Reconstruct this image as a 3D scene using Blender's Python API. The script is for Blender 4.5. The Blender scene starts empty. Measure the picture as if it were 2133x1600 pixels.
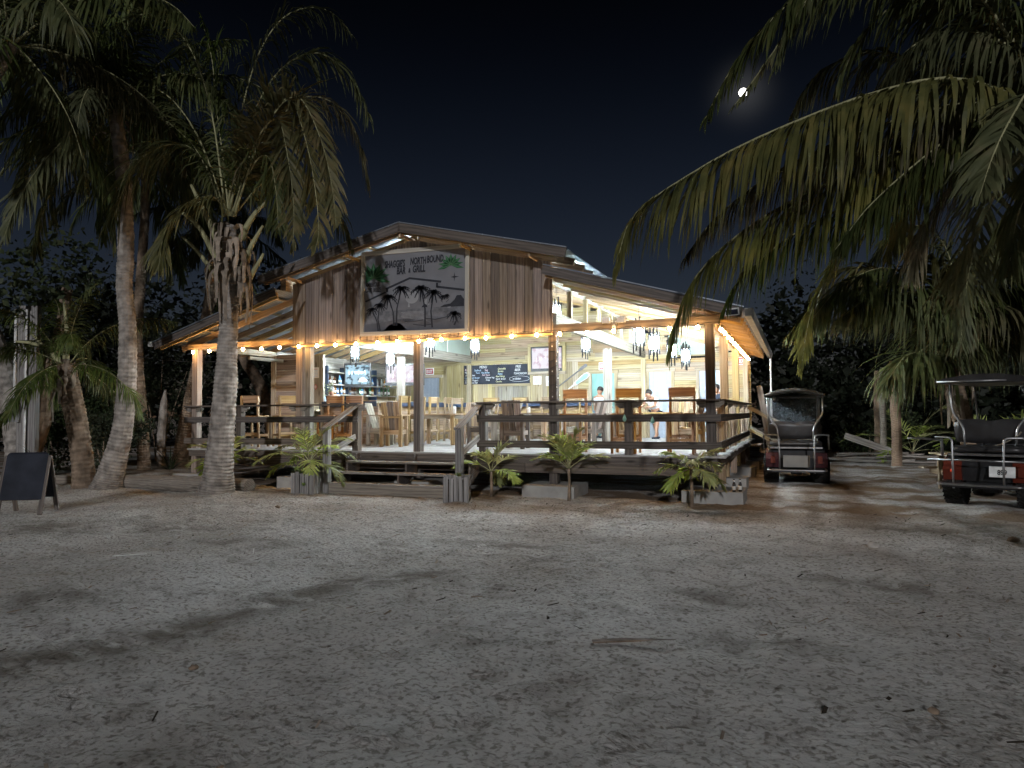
import bpy, math, random
import numpy as np
from mathutils import Vector, Matrix
RND = random.Random(11)
PI = math.pi
scene = bpy.context.scene
COL = scene.collection
V = Vector

# ------------------------------------------------------------------ camera
# the place is laid out along the bar: x along its front, y into it, z up, origin at the right front deck post
CAM = V((1.585, -13.835, 1.67))
_v1 = V((-2708 - 1066.5, 1496, -86)).normalized(); _v2 = V((1660 - 1066.5, 1496, -57)).normalized()
_ex = -_v1; _ey = (_v2 - _ex * _ex.dot(_v2)).normalized(); _ez = _ex.cross(_ey)
def _tow(v): return V((_ex.dot(v), _ey.dot(v), _ez.dot(v)))
C_RIGHT, C_FWD, C_UP = _tow(V((1, 0, 0))), _tow(V((0, 1, 0))), _tow(V((0, 0, 1)))
def at(x, y, d):
    """point seen at (x, y) of the 2133 x 1600 photograph, d metres in front of the camera"""
    return CAM + C_FWD * d + C_RIGHT * ((x - 1066.5) / 1496 * d) + C_UP * (-(y - 800) / 1496 * d)
camd = bpy.data.cameras.new('camera'); cam = bpy.data.objects.new('camera', camd); COL.objects.link(cam)
M = Matrix((C_RIGHT, C_UP, -C_FWD)).transposed().to_4x4(); M.translation = CAM
cam.matrix_world = M
camd.sensor_fit = 'HORIZONTAL'; camd.sensor_width = 36; camd.lens = 36 * 1496 / 2133
camd.clip_start = 0.05; camd.clip_end = 3000
scene.camera = cam

# ------------------------------------------------------------------ sky, moon glow, low fill
SUN_DIR = V((0.24, -0.90, 0.285)).normalized()          # towards the light (behind the viewer)
SUN_EL = math.asin(SUN_DIR.z); SUN_ROT = math.atan2(SUN_DIR.x, SUN_DIR.y)
MOON_DIR = (at(1548, 193, 1) - CAM).normalized()
w = bpy.data.worlds.new('World'); scene.world = w; w.use_nodes = True
nt = w.node_tree; N = nt.nodes; L = nt.links
for n in list(N): N.remove(n)
out = N.new('ShaderNodeOutputWorld'); bg = N.new('ShaderNodeBackground'); L.new(bg.outputs[0], out.inputs[0])
sky = N.new('ShaderNodeTexSky'); sky.sky_type = 'NISHITA'; sky.sun_disc = False
sky.sun_elevation = SUN_EL; sky.sun_rotation = SUN_ROT; sky.air_density = 1.0; sky.dust_density = 0.0; sky.ozone_density = 6.0
tc = N.new('ShaderNodeTexCoord'); sep = N.new('ShaderNodeSeparateXYZ'); L.new(tc.outputs['Generated'], sep.inputs[0])
mr = N.new('ShaderNodeMapRange'); mr.inputs['From Min'].default_value = 0.12; mr.inputs['From Max'].default_value = 0.56
mr.inputs['To Min'].default_value = 1.0; mr.inputs['To Max'].default_value = 0.10; mr.interpolation_type = 'SMOOTHSTEP'
L.new(sep.outputs[2], mr.inputs['Value'])
mul = N.new('ShaderNodeMix'); mul.data_type = 'RGBA'; mul.blend_type = 'MULTIPLY'; mul.inputs[0].default_value = 1
tint = N.new('ShaderNodeMix'); tint.data_type = 'RGBA'; tint.blend_type = 'MULTIPLY'; tint.inputs[0].default_value = 1; tint.inputs[7].default_value = (1.45, .86, .70, 1)
L.new(sky.outputs[0], tint.inputs[6]); L.new(tint.outputs[2], mul.inputs[6]); L.new(mr.outputs[0], mul.inputs[7])
dot = N.new('ShaderNodeVectorMath'); dot.operation = 'DOT_PRODUCT'; dot.inputs[1].default_value = MOON_DIR
L.new(tc.outputs['Generated'], dot.inputs[0])
h1 = N.new('ShaderNodeMapRange'); h1.inputs['From Min'].default_value = math.cos(math.radians(12.0)); h1.inputs['From Max'].default_value = 1.0
L.new(dot.outputs['Value'], h1.inputs['Value'])
h2 = N.new('ShaderNodeMath'); h2.operation = 'POWER'; h2.inputs[1].default_value = 60; L.new(h1.outputs[0], h2.inputs[0])
h3 = N.new('ShaderNodeMath'); h3.operation = 'MULTIPLY'; h3.inputs[1].default_value = 5.0; L.new(h2.outputs[0], h3.inputs[0])
add = N.new('ShaderNodeMix'); add.data_type = 'RGBA'; add.blend_type = 'ADD'; add.inputs[0].default_value = 1
L.new(mul.outputs[2], add.inputs[6]); L.new(h3.outputs[0], add.inputs[7])
L.new(add.outputs[2], bg.inputs[0]); bg.inputs[1].default_value = 0.0068
sund = bpy.data.lights.new('sun', 'SUN'); sun = bpy.data.objects.new('sun', sund); COL.objects.link(sun)
sund.energy = 1.2; sund.angle = math.radians(1.5); sund.color = (0.97, 0.97, 1.0)
sun.rotation_euler = (-SUN_DIR).to_track_quat('-Z', 'Y').to_euler()
vs = scene.view_settings; vs.view_transform = 'Standard'; vs.look = 'None'; vs.exposure = 0.0; vs.gamma = 1.0; vs.use_curve_mapping = False
cy = scene.cycles; cy.use_denoising = True; cy.sample_clamp_indirect = 6; cy.max_bounces = 8; cy.diffuse_bounces = 4; cy.transparent_max_bounces = 12
cy.caustics_reflective = False; cy.caustics_refractive = False
LANTERN_POWER = 1450.0; BULB_POWER = 230.0

# ------------------------------------------------------------------ materials
MATS = {}
def newmat(name, rough=0.7, spec=0.3, col=(.5, .5, .5), metal=0.0):
    m = bpy.data.materials.new(name); m.use_nodes = True
    b = m.node_tree.nodes['Principled BSDF']
    b.inputs['Base Color'].default_value = (*col, 1); b.inputs['Roughness'].default_value = rough
    b.inputs['Specular IOR Level'].default_value = spec; b.inputs['Metallic'].default_value = metal
    MATS[name] = m
    return m, m.node_tree, b
def nodes(nt, *types):
    r = [nt.nodes.new('ShaderNode' + t) for t in types]
    return r if len(r) > 1 else r[0]
def ramp(nt, stops):
    r = nodes(nt, 'ValToRGB'); cr = r.color_ramp
    while len(cr.elements) < len(stops): cr.elements.new(0.5)
    for e, (p, c) in zip(cr.elements, stops): e.position = p; e.color = (*c, 1)
    return r
def rand_vec(nt, space='Object'):
    tc, oi, cmb, ad = nodes(nt, 'TexCoord', 'ObjectInfo', 'CombineXYZ', 'VectorMath')
    for k, f in enumerate((91.0, 37.0, 53.0)):
        mm = nodes(nt, 'Math'); mm.operation = 'MULTIPLY'; mm.inputs[1].default_value = f
        nt.links.new(oi.outputs['Random'], mm.inputs[0]); nt.links.new(mm.outputs[0], cmb.inputs[k])
    nt.links.new(tc.outputs[space], ad.inputs[0]); nt.links.new(cmb.outputs[0], ad.inputs[1])
    return ad.outputs[0], oi.outputs['Random']
def vary(nt, col_out, rnd, var, hue=0.0):
    h = nodes(nt, 'HueSaturation'); m = nodes(nt, 'MapRange')
    m.inputs['To Min'].default_value = 1 - var; m.inputs['To Max'].default_value = 1 + var
    nt.links.new(rnd, m.inputs['Value']); nt.links.new(m.outputs[0], h.inputs['Value'])
    if hue:
        f, m2 = nodes(nt, 'Math', 'MapRange'); f.operation = 'FRACT'
        g = nodes(nt, 'Math'); g.operation = 'MULTIPLY'; g.inputs[1].default_value = 7.31
        nt.links.new(rnd, g.inputs[0]); nt.links.new(g.outputs[0], f.inputs[0])
        m2.inputs['To Min'].default_value = 0.5 - hue; m2.inputs['To Max'].default_value = 0.5 + hue
        nt.links.new(f.outputs[0], m2.inputs['Value']); nt.links.new(m2.outputs[0], h.inputs['Hue'])
        m3 = nodes(nt, 'MapRange'); m3.inputs['To Min'].default_value = 0.7; m3.inputs['To Max'].default_value = 1.15
        nt.links.new(f.outputs[0], m3.inputs['Value']); nt.links.new(m3.outputs[0], h.inputs['Saturation'])
    nt.links.new(col_out, h.inputs['Color'])
    return h.outputs[0]
def wood(name, c1, c2, var=0.25, hue=0.012, rough=0.75, knots=True, bump=0.25, c3=None):
    m, nt, b = newmat(name, rough, 0.2)
    vec, rnd = rand_vec(nt)
    mp = nodes(nt, 'Mapping'); mp.inputs['Scale'].default_value = (1.1, 22, 22); nt.links.new(vec, mp.inputs[0])
    g = nodes(nt, 'TexNoise'); g.inputs['Scale'].default_value = 1.6; g.inputs['Detail'].default_value = 7; g.inputs['Distortion'].default_value = 0.7
    nt.links.new(mp.outputs[0], g.inputs['Vector'])
    mp2 = nodes(nt, 'Mapping'); mp2.inputs['Scale'].default_value = (0.35, 3.2, 3.2); nt.links.new(vec, mp2.inputs[0])
    wv = nodes(nt, 'TexWave'); wv.wave_type = 'RINGS'; wv.inputs['Scale'].default_value = 2.4; wv.inputs['Distortion'].default_value = 5.5
    wv.inputs['Detail'].default_value = 2.5; wv.inputs['Detail Scale'].default_value = 0.9
    nt.links.new(mp2.outputs[0], wv.inputs['Vector'])
    bl = nodes(nt, 'TexNoise'); bl.inputs['Scale'].default_value = 1.3; bl.inputs['Detail'].default_value = 3; nt.links.new(mp2.outputs[0], bl.inputs['Vector'])
    a1, a2, a3 = nodes(nt, 'Math', 'Math', 'Math')
    a1.operation = a2.operation = 'MULTIPLY_ADD'; a3.operation = 'MULTIPLY_ADD'
    nt.links.new(g.outputs[0], a1.inputs[0]); a1.inputs[1].default_value = 0.75; a1.inputs[2].default_value = -0.12
    nt.links.new(wv.outputs['Fac'], a2.inputs[0]); a2.inputs[1].default_value = 0.22; nt.links.new(a1.outputs[0], a2.inputs[2])
    nt.links.new(bl.outputs[0], a3.inputs[0]); a3.inputs[1].default_value = 0.42; nt.links.new(a2.outputs[0], a3.inputs[2])
    c3 = c3 or tuple(x * 0.45 for x in c1)
    rp = ramp(nt, [(0.10, c3), (0.36, c1), (0.80, c2)])
    nt.links.new(a3.outputs[0], rp.inputs[0])
    col = rp.outputs[0]
    if knots:
        mp3 = nodes(nt, 'Mapping'); mp3.inputs['Scale'].default_value = (1.3, 4.5, 4.5); nt.links.new(vec, mp3.inputs[0])
        vo = nodes(nt, 'TexVoronoi'); vo.inputs['Scale'].default_value = 1.0; nt.links.new(mp3.outputs[0], vo.inputs['Vector'])
        kr = nodes(nt, 'MapRange'); kr.inputs['From Min'].default_value = 0.05; kr.inputs['From Max'].default_value = 0.17
        kr.inputs['To Min'].default_value = 0.75; kr.inputs['To Max'].default_value = 0.0
        nt.links.new(vo.outputs['Distance'], kr.inputs['Value'])
        kx = nodes(nt, 'Mix'); kx.data_type = 'RGBA'; nt.links.new(kr.outputs[0], kx.inputs[0]); nt.links.new(col, kx.inputs[6])
        kx.inputs[7].default_value = (*[x * 0.35 for x in c1], 1); col = kx.outputs[2]
    nt.links.new(vary(nt, col, rnd, var, hue), b.inputs['Base Color'])
    bp = nodes(nt, 'Bump'); bp.inputs['Strength'].default_value = bump; bp.inputs['Distance'].default_value = 0.006
    nt.links.new(g.outputs[0], bp.inputs['Height']); nt.links.new(bp.outputs[0], b.inputs['Normal'])
    return m
wood('gable_wood', (.17, .132, .110), (.31, .248, .208), 0.42, 0.016)
wood('dark_timber', (.080, .066, .058), (.18, .148, .125), 0.2, 0.008)
wood('step_wood', (.16, .14, .12), (.34, .30, .26), 0.2, 0.008)
wood('grey_timber', (.16, .15, .145), (.36, .345, .33), 0.2, 0.006)
wood('pine', (.28, .212, .115), (.45, .375, .24), 0.22, 0.012)
wood('pine_warm', (.25, .165, .085), (.42, .30, .175), 0.22, 0.012)
wood('rafter_wood', (.30, .19, .09), (.48, .335, .185), 0.18, 0.01)
wood('beam_wood', (.22, .15, .10), (.42, .31, .22), 0.15, 0.008)
wood('deck_wood', (.26, .25, .235), (.42, .405, .385), 0.16, 0.006)
wood('stool_wood', (.27, .135, .058), (.46, .26, .115), 0.2, 0.008, 0.45)
wood('light_stool_wood', (.21, .135, .06), (.37, .26, .138), 0.2, 0.01, 0.55)
wood('salvaged_wood', (.13, .085, .055), (.38, .27, .17), 0.55, 0.02)
wood('pale_wood', (.20, .175, .135), (.34, .31, .255), 0.2, 0.008)
wood('frame_wood', (.40, .37, .30), (.56, .53, .45), 0.08, 0.004, knots=False)
wood('drift_wood', (.15, .13, .11), (.34, .30, .26), 0.2, 0.01)
wood('log_wood', (.20, .13, .085), (.42, .29, .19), 0.15, 0.01)
def plain(name, col, rough=0.6, spec=0.3, metal=0.0, noise=0.18, scale=9.0, bump=0.0, var=0.0):
    m, nt, b = newmat(name, rough, spec, col, metal)
    vec, rnd = rand_vec(nt)
    n = nodes(nt, 'TexNoise'); n.inputs['Scale'].default_value = scale; n.inputs['Detail'].default_value = 6; nt.links.new(vec, n.inputs['Vector'])
    r = ramp(nt, [(0.3, tuple(c * (1 - noise) for c in col)), (0.7, tuple(min(1, c * (1 + noise)) for c in col))])
    nt.links.new(n.outputs[0], r.inputs[0])
    o = r.outputs[0]
    if var: o = vary(nt, o, rnd, var, 0.0)
    nt.links.new(o, b.inputs['Base Color'])
    if bump:
        bp = nodes(nt, 'Bump'); bp.inputs['Strength'].default_value = bump; bp.inputs['Distance'].default_value = 0.01
        nt.links.new(n.outputs[0], bp.inputs['Height']); nt.links.new(bp.outputs[0], b.inputs['Normal'])
    return m
plain('zinc', (.30, .33, .38), 0.42, 0.5, 0.55, 0.15, 4)
plain('white_paint', (.74, .74, .72), 0.5)
plain('door_paint', (.33, .37, .44), 0.45, noise=0.06)
plain('teal_paint', (.22, .42, .39), 0.45, noise=0.1, scale=3)
plain('black_metal', (.018, .018, .02), 0.45, 0.4)
plain('steel_tube', (.30, .30, .30), 0.35, 0.5, 0.85, 0.2, 14)
plain('black_plastic', (.022, .022, .024), 0.42, 0.45, noise=0.3)
plain('black_vinyl', (.028, .027, .028), 0.38, 0.5, noise=0.3, scale=5)
plain('rubber', (.022, .021, .020), 0.85, 0.2, noise=0.35, scale=20, bump=0.2)
plain('cart_paint', (.055, .018, .022), 0.25, 0.5, noise=0.25, scale=3)
plain('cart_red', (.12, .024, .014), 0.25, 0.5, noise=0.15, scale=3)
plain('cart_roof', (.085, .085, .085), 0.4, 0.4, noise=0.2, scale=4)
plain('cart_shell', (.24, .24, .225), 0.4, 0.4, noise=0.15, scale=4)
plain('concrete', (.36, .35, .33), 0.9, 0.15, noise=0.12, scale=5, bump=0.15)
plain('trunk_bark', (.30, .27, .24), 0.9, 0.1, noise=0.5, scale=6, bump=0.35)
plain('brown_bark', (.24, .18, .13), 0.9, 0.1, noise=0.45, scale=6, bump=0.4)
plain('dry_leaf', (.32, .265, .21), 0.85, 0.1, noise=0.4, scale=7, var=0.35)
plain('petiole_green', (.32, .31, .17), 0.6, 0.3, noise=0.25, scale=5, var=0.2)
plain('counter_blue', (.028, .045, .085), 0.35, 0.5, noise=0.2)
plain('chalk_black', (.026, .03, .042), 0.7, 0.2, noise=0.35, scale=3)
plain('chalk', (.72, .74, .76), 0.9, 0.1, noise=0.1)
plain('chalk_yellow', (.72, .72, .42), 0.9, 0.1, noise=0.1)
plain('chalk_pink', (.74, .55, .60), 0.9, 0.1, noise=0.1)
plain('chalk_blue', (.45, .62, .80), 0.9, 0.1, noise=0.1)
plain('paper', (.78, .78, .76), 0.8, 0.2, noise=0.04)
plain('sign_red', (.40, .025, .045), 0.4, noise=0.05)
plain('sign_grey', (.205, .21, .23), 0.6, noise=0.10, scale=2.0)
plain('sign_sky', (.20, .205, .225), 0.6, noise=0.18, scale=3)
plain('sign_sea', (.17, .178, .20), 0.6, noise=0.35, scale=9)
plain('sign_sand', (.13, .133, .15), 0.6, noise=0.2, scale=4)
plain('sign_moon', (.32, .33, .35), 0.6, noise=0.08)
plain('sign_ink', (.032, .035, .046), 0.6, noise=0.2)
plain('sign_green', (.035, .13, .06), 0.6, noise=0.4, scale=12)
plain('sign_leaf_light', (.12, .27, .13), 0.6, noise=0.3, scale=12)
plain('skin', (.36, .20, .13), 0.55, 0.3, noise=0.08)
plain('hair', (.018, .014, .012), 0.5, 0.4, noise=0.2)
plain('white_cloth', (.78, .78, .80), 0.85, 0.1, noise=0.05)
plain('blue_cloth', (.38, .52, .68), 0.85, 0.1, noise=0.06)
plain('denim', (.22, .30, .42), 0.85, 0.1, noise=0.12)
plain('dark_cloth', (.03, .035, .05), 0.85, 0.1, noise=0.1)
plain('cap_cloth', (.30, .30, .33), 0.85, 0.1, noise=0.1)
plain('oar_grey', (.16, .16, .17), 0.7, noise=0.25)
plain('oar_blue', (.30, .55, .72), 0.6, noise=0.15)
plain('solar_blue', (.012, .016, .035), 0.2, 0.6, noise=0.2)
plain('soil', (.05, .04, .03), 0.95, 0.1, noise=0.4, scale=20, bump=0.4)
plain('rope', (.16, .14, .11), 0.9, 0.1)
plain('rock_pale', (.45, .42, .38), 0.9, 0.1, noise=0.3, bump=0.3)
plain('aqua_paint', (.30, .62, .58), 0.5, noise=0.1)
plain('label_white', (.62, .60, .56), 0.7)
plain('meter_metal', (.25, .25, .25), 0.45, 0.4, 0.4, 0.2, 6)
plain('pane_panel', (.36, .42, .37), 0.35, 0.4, noise=0.06, scale=2)
def glass(name, col, rough=0.05, alpha=0.25):
    m, nt, b = newmat(name, rough, 0.5, col)
    tr = nodes(nt, 'BsdfTransparent'); tr.inputs[0].default_value = (*[min(1, .75 + .25 * c) for c in col], 1)
    mx = nodes(nt, 'MixShader'); mx.inputs[0].default_value = alpha
    o = nt.nodes['Material Output']; nt.links.new(tr.outputs[0], mx.inputs[1]); nt.links.new(b.outputs[0], mx.inputs[2]); nt.links.new(mx.outputs[0], o.inputs[0])
glass('windshield_glass', (.5, .55, .6), 0.06, 0.16)
for nm, c in (('bottle_clear', (.55, .62, .62)), ('bottle_green', (.05, .16, .06)), ('bottle_brown', (.09, .035, .012)), ('bottle_amber', (.34, .15, .03)), ('bottle_blue', (.10, .22, .42))):
    plain(nm, c, 0.12, 0.6, noise=0.1)
plain('beer_brown', (.018, .010, .006), 0.12, 0.6)
def emit(name, col, s):
    m = bpy.data.materials.new(name); m.use_nodes = True; nt = m.node_tree; nt.nodes.remove(nt.nodes['Principled BSDF'])
    e = nodes(nt, 'Emission'); e.inputs[0].default_value = (*col, 1); e.inputs[1].default_value = s
    nt.links.new(e.outputs[0], nt.nodes['Material Output'].inputs[0]); MATS[name] = m; return m
emit('lantern_glow', (.76, .91, 1.0), LANTERN_POWER)
emit('bulb_glow', (1.0, .56, .20), BULB_POWER)
emit('moon_glow', (1.0, .97, .92), 6.0)
emit('tail_glow', (1.0, .10, .04), 0.5)
def screen(name, base, dark, s, scale):
    m = emit(name, base, s); nt = m.node_tree; e = [n for n in nt.nodes if n.type == 'EMISSION'][0]
    t = nodes(nt, 'TexCoord'); n = nodes(nt, 'TexNoise'); n.inputs['Scale'].default_value = scale; n.inputs['Detail'].default_value = 5
    nt.links.new(t.outputs['Object'], n.inputs['Vector'])
    r = ramp(nt, [(0.40, dark), (0.50, base)]); nt.links.new(n.outputs[0], r.inputs[0]); nt.links.new(r.outputs[0], e.inputs[0])
screen('screen_street', (.55, .80, .95), (.08, .13, .18), .95, 7)
screen('screen_game', (.95, .92, 1.0), (.75, .62, .72), 1.0, 5)
def leafmat(name, c1, c2, tip, transl=0.25):
    m, nt, b = newmat(name, 0.55, 0.3)
    vec, rnd = rand_vec(nt)
    n = nodes(nt, 'TexNoise'); n.inputs['Scale'].default_value = 3.5; n.inputs['Detail'].default_value = 4; nt.links.new(vec, n.inputs['Vector'])
    r = ramp(nt, [(0.3, c1), (0.55, c2), (0.78, tip)]); nt.links.new(n.outputs[0], r.inputs[0])
    col = vary(nt, r.outputs[0], rnd, 0.3, 0.02); nt.links.new(col, b.inputs['Base Color'])
    t = nodes(nt, 'BsdfTranslucent'); nt.links.new(col, t.inputs[0]); mx = nodes(nt, 'MixShader'); mx.inputs[0].default_value = transl
    nt.links.new(b.outputs[0], mx.inputs[1]); nt.links.new(t.outputs[0], mx.inputs[2]); nt.links.new(mx.outputs[0], nt.nodes['Material Output'].inputs[0])
leafmat('palm_leaf', (.055, .075, .022), (.10, .122, .036), (.18, .165, .055), .32)
leafmat('palm_leaf_dry', (.085, .09, .034), (.145, .135, .05), (.24, .185, .07), .32)
leafmat('palm_leaf_gold_lit', (.10, .115, .035), (.19, .18, .052), (.33, .255, .08), .4)  # yellowish leaf, with warm lamp light on the hanging fronds put into its colour
leafmat('young_palm_leaf', (.23, .29, .07), (.36, .42, .11), (.52, .50, .18), .35)
leafmat('shrub_leaf', (.022, .035, .016), (.05, .065, .028), (.085, .09, .04))
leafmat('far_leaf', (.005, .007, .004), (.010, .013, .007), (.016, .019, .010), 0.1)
leafmat('bromeliad_leaf', (.10, .17, .045), (.22, .30, .08), (.38, .40, .14))

# ------------------------------------------------------------------ helpers
def link(o, parent=None):
    COL.objects.link(o)
    if parent is not None: o.parent = parent
    return o
def tag(o, label=None, cat=None, group=None, kind=None):
    for k, v in (('label', label), ('category', cat), ('group', group), ('kind', kind)):
        if v: o[k] = v
    return o
def thing(name, label, cat, loc=(0, 0, 0), rz=0.0, group=None):
    o = bpy.data.objects.new(name, None); o.empty_display_size = 0.1; link(o)
    o.location = loc; o.rotation_euler = (0, 0, rz)
    return tag(o, label, cat, group)
def holder(name, parent, loc=(0, 0, 0), rz=0.0):
    o = bpy.data.objects.new(name, None); o.empty_display_size = 0.1; link(o, parent); o.location = loc; o.rotation_euler = (0, 0, rz); return o
def mesh(name, verts, faces, mats, fm=None, smooth=False):
    me = bpy.data.meshes.new(name); me.from_pydata([tuple(v) for v in verts], [], faces)
    for m in ([mats] if isinstance(mats, str) else mats): me.materials.append(MATS[m])
    if fm is not None: me.polygons.foreach_set('material_index', fm)
    if smooth: me.polygons.foreach_set('use_smooth', [True] * len(faces))
    me.update(); return me
def mobj(name, parent, verts, faces, mats, fm=None, smooth=False):
    return link(bpy.data.objects.new(name, mesh(name, verts, faces, mats, fm, smooth)), parent)
BOXF = [(0, 3, 2, 1), (4, 5, 6, 7), (0, 1, 5, 4), (1, 2, 6, 5), (2, 3, 7, 6), (3, 0, 4, 7)]
_cache = {}
def boxmesh(l, w, t, m):
    k = (round(l, 3), round(w, 3), round(t, 3), m)
    if k not in _cache:
        a, b, c = l / 2, w / 2, t / 2
        vs = [(-a, -b, -c), (a, -b, -c), (a, b, -c), (-a, b, -c), (-a, -b, c), (a, -b, c), (a, b, c), (-a, b, c)]
        _cache[k] = mesh('box', vs, BOXF, m)
    return _cache[k]
def board(name, parent, a, b, w, t, m, up=(0, 0, 1)):
    """a board from a to b; its width w lies along up, its thickness across"""
    a, b = V(a), V(b); x = b - a; l = x.length; x = x / l
    y = V(up); y = (y - x * x.dot(y)).normalized(); z = x.cross(y)
    o = bpy.data.objects.new(name, boxmesh(l, w, t, m)); link(o, parent)
    mm = Matrix((x, y, z)).transposed().to_4x4(); mm.translation = (a + b) / 2
    o.matrix_local = mm
    return o
def box(name, parent, c, s, m, rz=0.0):
    """an axis-aligned box, its longest side used as the grain direction"""
    c = V(c); i = max(range(3), key=lambda k: s[k]); d = V((0, 0, 0)); d[i] = s[i] / 2
    j = (i + 1) % 3; k = (i + 2) % 3; up = V((0, 0, 0)); up[j] = 1
    if rz:
        q = Matrix.Rotation(rz, 3, 'Z'); d = q @ d; up = q @ up
    return board(name, parent, c - d, c + d, s[j], s[k], m, up)
class MB:
    def __init__(s): s.v = []; s.f = []; s.m = []
    def box(s, c, sz, mi=0, rot=None):
        n = len(s.v); c = V(c)
        for sx, sy, sz_ in ((-1, -1, -1), (1, -1, -1), (1, 1, -1), (-1, 1, -1), (-1, -1, 1), (1, -1, 1), (1, 1, 1), (-1, 1, 1)):
            p = V((sx * sz[0] / 2, sy * sz[1] / 2, sz_ * sz[2] / 2))
            s.v.append(c + (rot @ p if rot else p))
        s.f += [tuple(n + k for k in q) for q in BOXF]; s.m += [mi] * 6
    def tube(s, pts, r, n=8, mi=0, cap=True):
        pts = [V(p) for p in pts]; rs = r if isinstance(r, (list, tuple)) else [r] * len(pts)
        b0 = len(s.v); u = None
        for i, p in enumerate(pts):
            d = (pts[min(i + 1, len(pts) - 1)] - pts[max(i - 1, 0)]).normalized()
            if u is None:
                u = d.orthogonal().normalized()
            u = (u - d * d.dot(u)); u = u.normalized() if u.length > 1e-6 else d.orthogonal().normalized()
            v = d.cross(u)
            for k in range(n):
                a = 2 * PI * k / n; s.v.append(p + (u * math.cos(a) + v * math.sin(a)) * rs[i])
        for i in range(len(pts) - 1):
            for k in range(n):
                a, b = b0 + i * n + k, b0 + i * n + (k + 1) % n
                s.f.append((a, b, b + n, a + n)); s.m.append(mi)
        if cap:
            s.f.append(tuple(b0 + k for k in reversed(range(n)))); s.m.append(mi)
            e = b0 + (len(pts) - 1) * n; s.f.append(tuple(e + k for k in range(n))); s.m.append(mi)
    def lathe(s, prof, n=12, mi=0, c=(0, 0, 0)):
        c = V(c); b0 = len(s.v)
        for r, z in prof:
            for k in range(n):
                a = 2 * PI * k / n; s.v.append(c + V((r * math.cos(a), r * math.sin(a), z)))
        for i in range(len(prof) - 1):
            for k in range(n):
                a, b = b0 + i * n + k, b0 + i * n + (k + 1) % n
                s.f.append((a, b, b + n, a + n)); s.m.append(mi)
        s.f.append(tuple(b0 + k for k in reversed(range(n)))); s.m.append(mi)
        e = b0 + (len(prof) - 1) * n; s.f.append(tuple(e + k for k in range(n))); s.m.append(mi)
    def prism(s, poly, y0, y1, mi=0, plane='xz'):
        """extrude a polygon drawn in a plane; counter-clockwise or not, both caps are closed"""
        n = len(poly); b0 = len(s.v)
        for y in (y0, y1):
            for a, b in poly:
                s.v.append({'xz': V((a, y, b)), 'yz': V((y, a, b)), 'xy': V((a, b, y))}[plane])
        s.f.append(tuple(b0 + k for k in range(n))); s.f.append(tuple(b0 + n + k for k in reversed(range(n)))); s.m += [mi, mi]
        for k in range(n):
            s.f.append((b0 + k, b0 + n + k, b0 + n + (k + 1) % n, b0 + (k + 1) % n)); s.m.append(mi)
    def poly(s, pts, mi=0):
        b0 = len(s.v); s.v += [V(p) for p in pts]; s.f.append(tuple(range(b0, b0 + len(pts)))); s.m.append(mi)
    def mesh(s, name, mats, smooth=False): return mesh(name, s.v, s.f, mats, s.m, smooth)
    def build(s, name, parent, mats, smooth=False):
        return link(bpy.data.objects.new(name, s.mesh(name, mats, smooth)), parent)
def tube(name, parent, pts, r, m, n=8, smooth=True):
    mb = MB(); mb.tube(pts, r, n); return mb.build(name, parent, m, smooth)
def lathe(name, parent, prof, m, n=12, c=(0, 0, 0), smooth=True):
    mb = MB(); mb.lathe(prof, n, 0, c); return mb.build(name, parent, m, smooth)
def spline(pts, n):
    """Catmull-Rom through pts, n points out"""
    P = [V(p) for p in pts]; P = [P[0] * 2 - P[1]] + P + [P[-1] * 2 - P[-2]]; out = []
    segs = len(P) - 3
    for i in range(n):
        t = i / (n - 1) * segs; k = min(int(t), segs - 1); t -= k
        a, b, c, d = P[k:k + 4]
        out.append(0.5 * ((2 * b) + (c - a) * t + (2 * a - 5 * b + 4 * c - d) * t * t + (3 * b - a - 3 * c + d) * t ** 3))
    return out
def copy_tree(o, parent=None):
    c = o.copy(); link(c); c.parent = parent
    for ch in list(o.children): copy_tree(ch, c)
    return c
_fonts = {}
def text(name, parent, s, size, mat, loc, rot=(PI / 2, 0, 0), align='LEFT', shear=0.0, sx=1.0, weight=0.0, extrude=0.001):
    cu = bpy.data.curves.new('txt', 'FONT'); cu.body = s; cu.size = size; cu.align_x = align; cu.shear = shear; cu.extrude = extrude; cu.offset = weight; cu.resolution_u = 3
    t = bpy.data.objects.new('txt', cu); COL.objects.link(t)
    dg = bpy.context.evaluated_depsgraph_get(); me = bpy.data.meshes.new_from_object(t.evaluated_get(dg))
    bpy.data.objects.remove(t); bpy.data.curves.remove(cu)
    if weight and len(me.vertices) and (max(v.co.x for v in me.vertices) - min(v.co.x for v in me.vertices) > size * len(s) * .95 or max(v.co.y for v in me.vertices) > size * 1.1 or min(v.co.y for v in me.vertices) < -size * .5):
        return text(name, parent, s, size, mat, loc, rot, align, shear, sx, 0.0, extrude)
    me.materials.clear(); me.materials.append(MATS[mat])
    o = bpy.data.objects.new(name, me); link(o, parent); o.location = loc; o.rotation_euler = rot; o.scale = (sx, 1, 1)
    return o
rng = np.random.default_rng(5)
_perm = rng.random((256, 256))
def vnoise(x, y):
    xi = np.floor(x).astype(int); yi = np.floor(y).astype(int); fx = x - xi; fy = y - yi
    fx = fx * fx * (3 - 2 * fx); fy = fy * fy * (3 - 2 * fy)
    g = lambda a, b: _perm[a % 256, b % 256]
    return (g(xi, yi) * (1 - fx) + g(xi + 1, yi) * fx) * (1 - fy) + (g(xi, yi + 1) * (1 - fx) + g(xi + 1, yi + 1) * fx) * fy

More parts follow.
